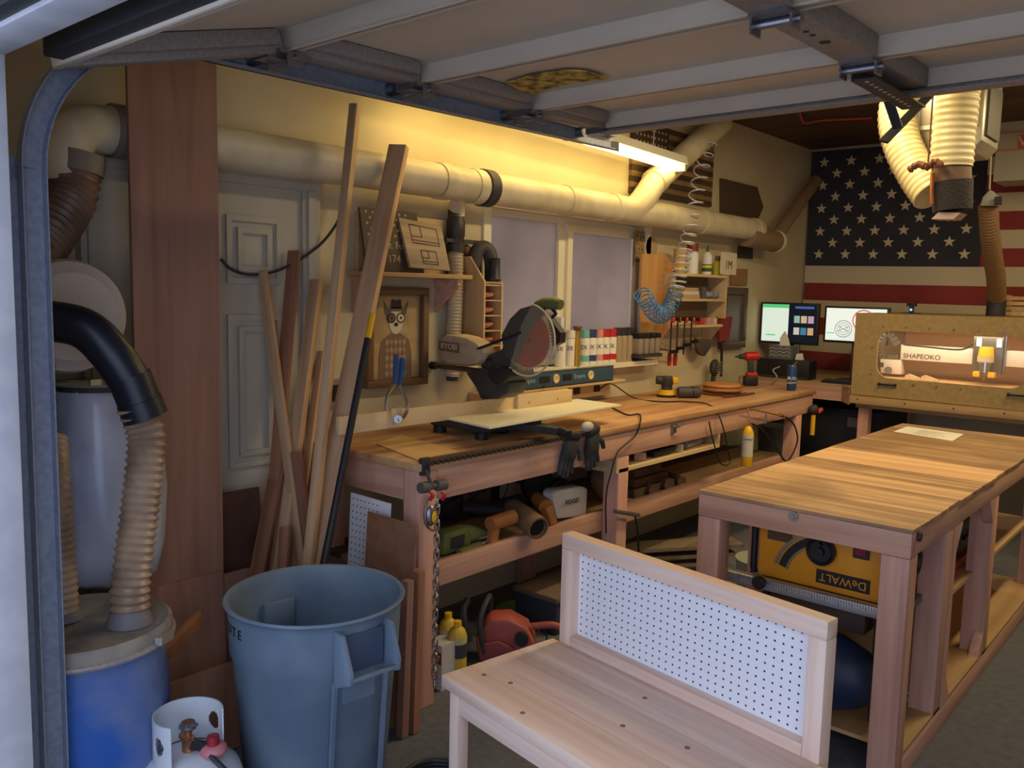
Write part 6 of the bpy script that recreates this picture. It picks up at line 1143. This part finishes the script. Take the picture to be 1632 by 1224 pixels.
q = clampx(S_at(1045, 800)); t = T('wood_slab', 'pale oval wooden slab lying on stacked scraps under the tray', 'slab', q); t.p('slab', MB().ell(q+V((-.22, .15, .17)), .20, .26, .022, 20), plain('slab_pale', (166, 136, 92), .7))
for j in range(3): solo('scrap_board', ('lowest', 'middle', 'uppermost')[j]+' brown scrap board of the pile under the pale oval slab', 'board', MB().box(q.x-.40+.02*j, q.x-.04-.02*j, q.y-.02+.03*j, q.y+.40-.04*j, SZ+.002+j*.048, SZ+.045+j*.048), darkply)
for j, (px, py, r_) in enumerate(((1060, 790, .03), (1085, 782, .035), (1105, 776, .03))): q = clampx(S_at(px, py)); solo('wood_offcut', ('left', 'middle', 'right')[j]+' small round wood offcut at the far end of the lower shelf', 'offcut', MB().cyl(q+V((-.0, -.05, r_+.002)), q+V((-.16, .02, r_+.002)), r_, n=14), darkply)
q = S_at(700, 895); gy_ = plain('dusty_green', (124, 130, 66), .7, c2=(96, 100, 56), sc=8)
t = T('green_sander', 'dusty green power tool at the near end of the lower shelf', 'tool', clampx(q)); q = clampx(q)+V((-.06, .04, 0)); t.p('tool_body', MB().bar(q+V((0, 0, .055)), q+V((.0, .17, .06)), .09, .10), gy_, bev=.02); t.p('tool_vent', MB().box(q.x+.0455, q.x+.048, q.y+.04, q.y+.12, q.z+.03, q.z+.08), dark); t.p('tool_nose', MB().tube([q+V((.0, .17, .06)), q+V((.03, .30, .04))], [.045, .02], 12), gy_)
t = T('driver', 'green handled driver lying at the shelf front edge', 'screwdriver', clampx(S_at(735, 885))); q = clampx(S_at(735, 888)); t.p('handle', MB().tube([q+V((0, 0, .018)), q+V((-.01, .14, .018))], .017, 10), gy_); t.p('shaft', MB().cyl(q+V((-.01, .14, .018)), q+V((-.015, .26, .018)), .004, n=6), steel)
q = clampx(S_at(770, 872))+V((-.04, 0, 0)); t = T('wire_bundle', 'tangled pale wires on the lower shelf beside the green tool', 'wires', q); m = MB()
for j in range(6): a_ = random.uniform(0, 6); m.tube(crv([q+V((.05*math.cos(a_+k), .07*math.sin(a_+k*1.3), .008+.012*k)) for k in range(5)], 5), .0035, 5)
t.p('wire_loops', m, plain('wire_pale', (150, 140, 130), .5), stuff=True)
for j, (px, py, c_, lb_) in enumerate(((745, 850, dark, 'dark handheld tool at the back of the shelf, left of the grinder'), (795, 832, darkply, 'brown wooden block behind the orange pistol tool'), (925, 815, dark, 'dark boxy tool against the wall beside the white bag'))):
    q = clampx(S_at(px, py))+V((-.28, .0, 0)); t = T('shelf_tool', lb_, 'tool', q); t.p('tool_case', MB().bar(q+V((0, 0, .05)), q+V((.03, .18, .06)), .10, .09), c_, bev=.015); t.p('tool_grip', MB().tube(crv([q+V((.05, .02, .06)), q+V((.09, .08, .12)), q+V((.05, .14, .09))], 5), .014, 8), black)
cord('thin black cord drooping below the bench apron to the shelf', [at(738, 765, x=-2.6), at(752, 790, x=-2.6), at(790, 805, x=-2.6), at(808, 780, x=-2.6), at(812, 745, x=-2.6)], .003)
q = at(998, 820, x=BX+.02); t = T('pipe_clamp', 'steel bar tool hooked on the shelf rail beyond the middle leg', 'clamp', q); t.p('steel_bar', MB().tube([at(980, 815, x=BX+.02), at(1018, 821, x=BX+.02)], .011, 10), steel); t.p('black_hose', cable(MB(), [at(1012, 822, x=BX+.02), at(1016, 845, x=BX+.02), at(1018, 880, x=BX+.02)], .006), black)
# ---- on the floor under the bench
q = at(727, 1088, z=0); 
for j, (px, py, lb_) in enumerate(((728, 1086, 'yellow gas cylinder with dark label on the floor, the front one'), (713, 1075, 'yellow gas cylinder standing behind the front one by the bench leg'))):
    q = at(px, py, z=0)+V((0, 0, .001)); t = T('torch_cylinder', lb_, 'gas cylinder', q, None); h_ = .25 if j == 0 else .26
    t.p('cylinder_body', MB().lathe(q, [(0, 0), (.036, 0), (.039, .01), (.039, h_-.05), (.03, h_-.025), (.012, h_-.01), (0, h_-.01)], n=24), plain('cyl_yellow', (206, 176, 56), .45)); t.p('label_band', MB().lathe(q, [(.0395, h_*.45), (.04, h_*.45), (.04, h_*.68), (.0395, h_*.68)], n=24), plain('label_navy', (60, 58, 70), .6)); t.p('upper_label', MB().lathe(q, [(.0395, h_*.69), (.04, h_*.69), (.04, h_*.79), (.0395, h_*.79)], n=24), plain('label_cream', (200, 186, 130), .6)); t.p('cap', MB().cyl(q+V((0, 0, h_-.01)), q+V((0, 0, h_+.01)), .016, n=14), yellow)
q = at(698, 1095, z=0); t = T('white_carton', 'white box with dark red band beside the bench leg behind the chain', 'box', q); t.p('carton', MB().box(q.x-.05, q.x+.04, q.y-.02, q.y+.07, .001, .19), plain('carton_white', (190, 186, 184), .7)); t.p('red_band', MB().box(q.x-.048, q.x+.038, q.y-.0215, q.y-.0205, .11, .16), plain('band_darkred', (120, 50, 50), .7)); t.text('lettering', 'HOT', paper, (q.x, q.y-.022, .135), (1, 0, 0), (0, 0, 1), .03)
# chainsaw
q = at(810, 1052, z=0); t = T('chainsaw', 'dusty red chainsaw with black loop handle on the floor under the bench', 'chainsaw', q+V((0, 0, 0))); cr_ = plain('saw_red', (176, 84, 72), .55, c2=(150, 70, 62), sc=8)
ux_ = V((.80, .60, 0)); uz_ = V((0, 0, 1)); un = V((.6, -.8, 0))
def c3(u, z, n_=0): return q+ux_*u+uz_*z+un*n_
t.p('engine_body', MB().prism([c3(-.13, .02, .06), c3(.10, .02, .06), c3(.12, .10, .06), c3(.08, .17, .06), c3(-.0, .21, .06), c3(-.09, .20, .06), c3(-.14, .12, .06)], un*-.14), cr_, bev=.02)
t.p('side_cover', MB().prism([c3(-.12, .03, .07), c3(.02, .03, .07), c3(.03, .09, .07), c3(-.04, .12, .07), c3(-.12, .10, .07)], un*.02), plain('cover_darkred', (136, 60, 56), .6), bev=.006)
t.p('rear_handle', MB().tube(crv([c3(.10, .16), c3(.20, .17), c3(.25, .13), c3(.24, .06), c3(.11, .04)], 6), .015, 10), cr_); t.p('front_handle', MB().tube(crv([c3(-.10, .06, .08), c3(-.12, .20, .08), c3(-.10, .27, .02), c3(-.09, .26, -.05), c3(-.10, .1, -.09)], 6), .013, 10), dark); t.p('hand_guard', MB().tube(crv([c3(-.17, .10, .06), c3(-.20, .22, .04), c3(-.19, .25, -.03)], 5), [.018]*11, 8), dark)
t.p('chain_bar', MB().prism([c3(-.14, .05, .02), c3(-.14, .11, .02), c3(-.40, .10, .02), c3(-.44, .08, .02), c3(-.40, .06, .02)], un*.006), steel); t.p('starter_cap', MB().cyl(c3(.06, .13, .062), c3(.06, .13, .085), .03, n=16), black)
solo('green_cloth', 'crumpled lime green cloth on the box behind the chainsaw', 'cloth', MB().ell(at(820, 975, x=-2.72), .10, .11, .05, 14), plain('lime', (132, 156, 70), .85, bump=.9, sc=18)); 
q = at(800, 1000, x=-2.72); o = T('dusty_crate', 'low dusty box against the wall behind the chainsaw', 'box', (-2.78, q.y, 0)); zc_ = at(820, 975, x=-2.72).z-.055; o.p('crate_body', MB().box(-2.95, -2.60, q.y-.1, q.y+.35, .001, zc_), plain('dusty_brown', (96, 86, 74), .8)); o.p('crate_lid', MB().box(-2.955, -2.595, q.y-.105, q.y+.355, zc_+.0005, zc_+.01), plain('dusty_grey2', (120, 112, 100), .8))
q = at(880, 1010, x=-2.42); t = T('black_cooler', 'dark toolbox with brown lid under the bench behind the pegboard bench', 'toolbox', (-2.5, q.y, 0)); zt = at(880, 945, x=-2.42).z; t.p('toolbox_body', MB().box(-2.62, -2.36, q.y-.05, q.y+.45, .001, zt-.03), plain('box_navy', (52, 58, 70), .6), bev=.01); t.p('toolbox_lid', MB().box(-2.63, -2.35, q.y-.06, q.y+.46, zt-.029, zt), plain('lid_brown', (112, 92, 74), .7), bev=.006)
cord('black cable coil on the floor right of the chainsaw', [at(862, 1000, z=.1), at(848, 1025, z=.06), at(858, 1040, z=.03), at(872, 1020, z=.05), at(862, 995, z=.12)], .005)
# boards stack on the floor beyond the middle leg
for j in range(7):
    q = at(1075, 905-j*3, z=0); yb_ = 3.75+.015*j; solo('floor_board', ('bottom', 'second', 'third', 'fourth', 'fifth', 'sixth', 'top')[j]+' weathered board in the pile on the floor under the bench', 'board', MB().bar(V((-2.85+.02*j, yb_, .018+j*.026)), V((-2.28+.015*j*(-1)**j, yb_+.75, .018+j*.026)), .16, .02, (0, 0, 1)), wood('grey_board', (140, 122, 98), (104, 90, 72), 'Y', .6))
q = at(985, 905, z=.03); t = T('round_lid', 'small round dusty lid on the floor near the middle bench leg', 'lid', q); t.p('lid_disc', MB().lathe((-2.20, 3.42, .001), [(0, 0), (.06, 0), (.065, .015), (.05, .035), (0, .04)], n=24), plain('lid_olive', (130, 122, 92), .6))
# black ring on the floor between trash can and bench
q = at(695, 1248, z=.01); t = T('coiled_hose', 'black coiled hose lying on the floor by the trash can', 'hose', q)
for j in range(2): t.p('hose_ring', MB().torus((q.x, q.y, .010+j*.017), .115-.008*j, .009, n=40), black)
q = at(655, 1160, z=0); solo('dropped_leaf', 'small brown scrap on the concrete beside the bench leg', 'scrap', MB().ell(q+V((0, 0, .006)), .018, .012, .006, 10), plain('leaf', (96, 84, 76), .8))
# green bin beyond the centre table leg
q = at(1178, 860, z=.0); t = T('pale_green_bucket', 'pale grey green bucket seen between the table leg and the yellow saw', 'bucket', (-1.95, 4.05, 0)); q = at(1180, 865, x=-1.62); t.p('bucket_body', MB().lathe((-1.66, q.y+.35, 0), [(0, 0), (.10, 0), (.13, .36), (.135, .38), (.0, .38)], n=28), plain('bucket_green', (140, 150, 136), .6))
solo('red_tray', 'red edged dark tray on the middle shelf inside the center table', 'tray', MB().box(-1.25, -.88, 3.85, 4.6, .46, .50), plain('tray_red', (168, 60, 48), .5)); t = T('dark_toolcase', 'dark tool case resting on the red edged tray inside the table', 'case', (-1.06, 4.2, .5)); t.p('case_body', MB().box(-1.2, -.9, 3.95, 4.5, .502, .64), dark, bev=.01); t.p('case_handle', MB().tube(crv([(-.895, 4.12, .57), (-.875, 4.2, .58), (-.895, 4.3, .57)], 4), .01, 8), black)

# repeats share a group
from collections import defaultdict
fam = defaultdict(list)
for o in bpy.data.objects:
    if o.parent is None and 'label' in o: fam[o.name.split('.')[0]].append(o)
for k, v in fam.items():
    if len(v) > 1:
        for o in v:
            if 'group' not in o: o['group'] = k.replace('_', ' ')+'s'
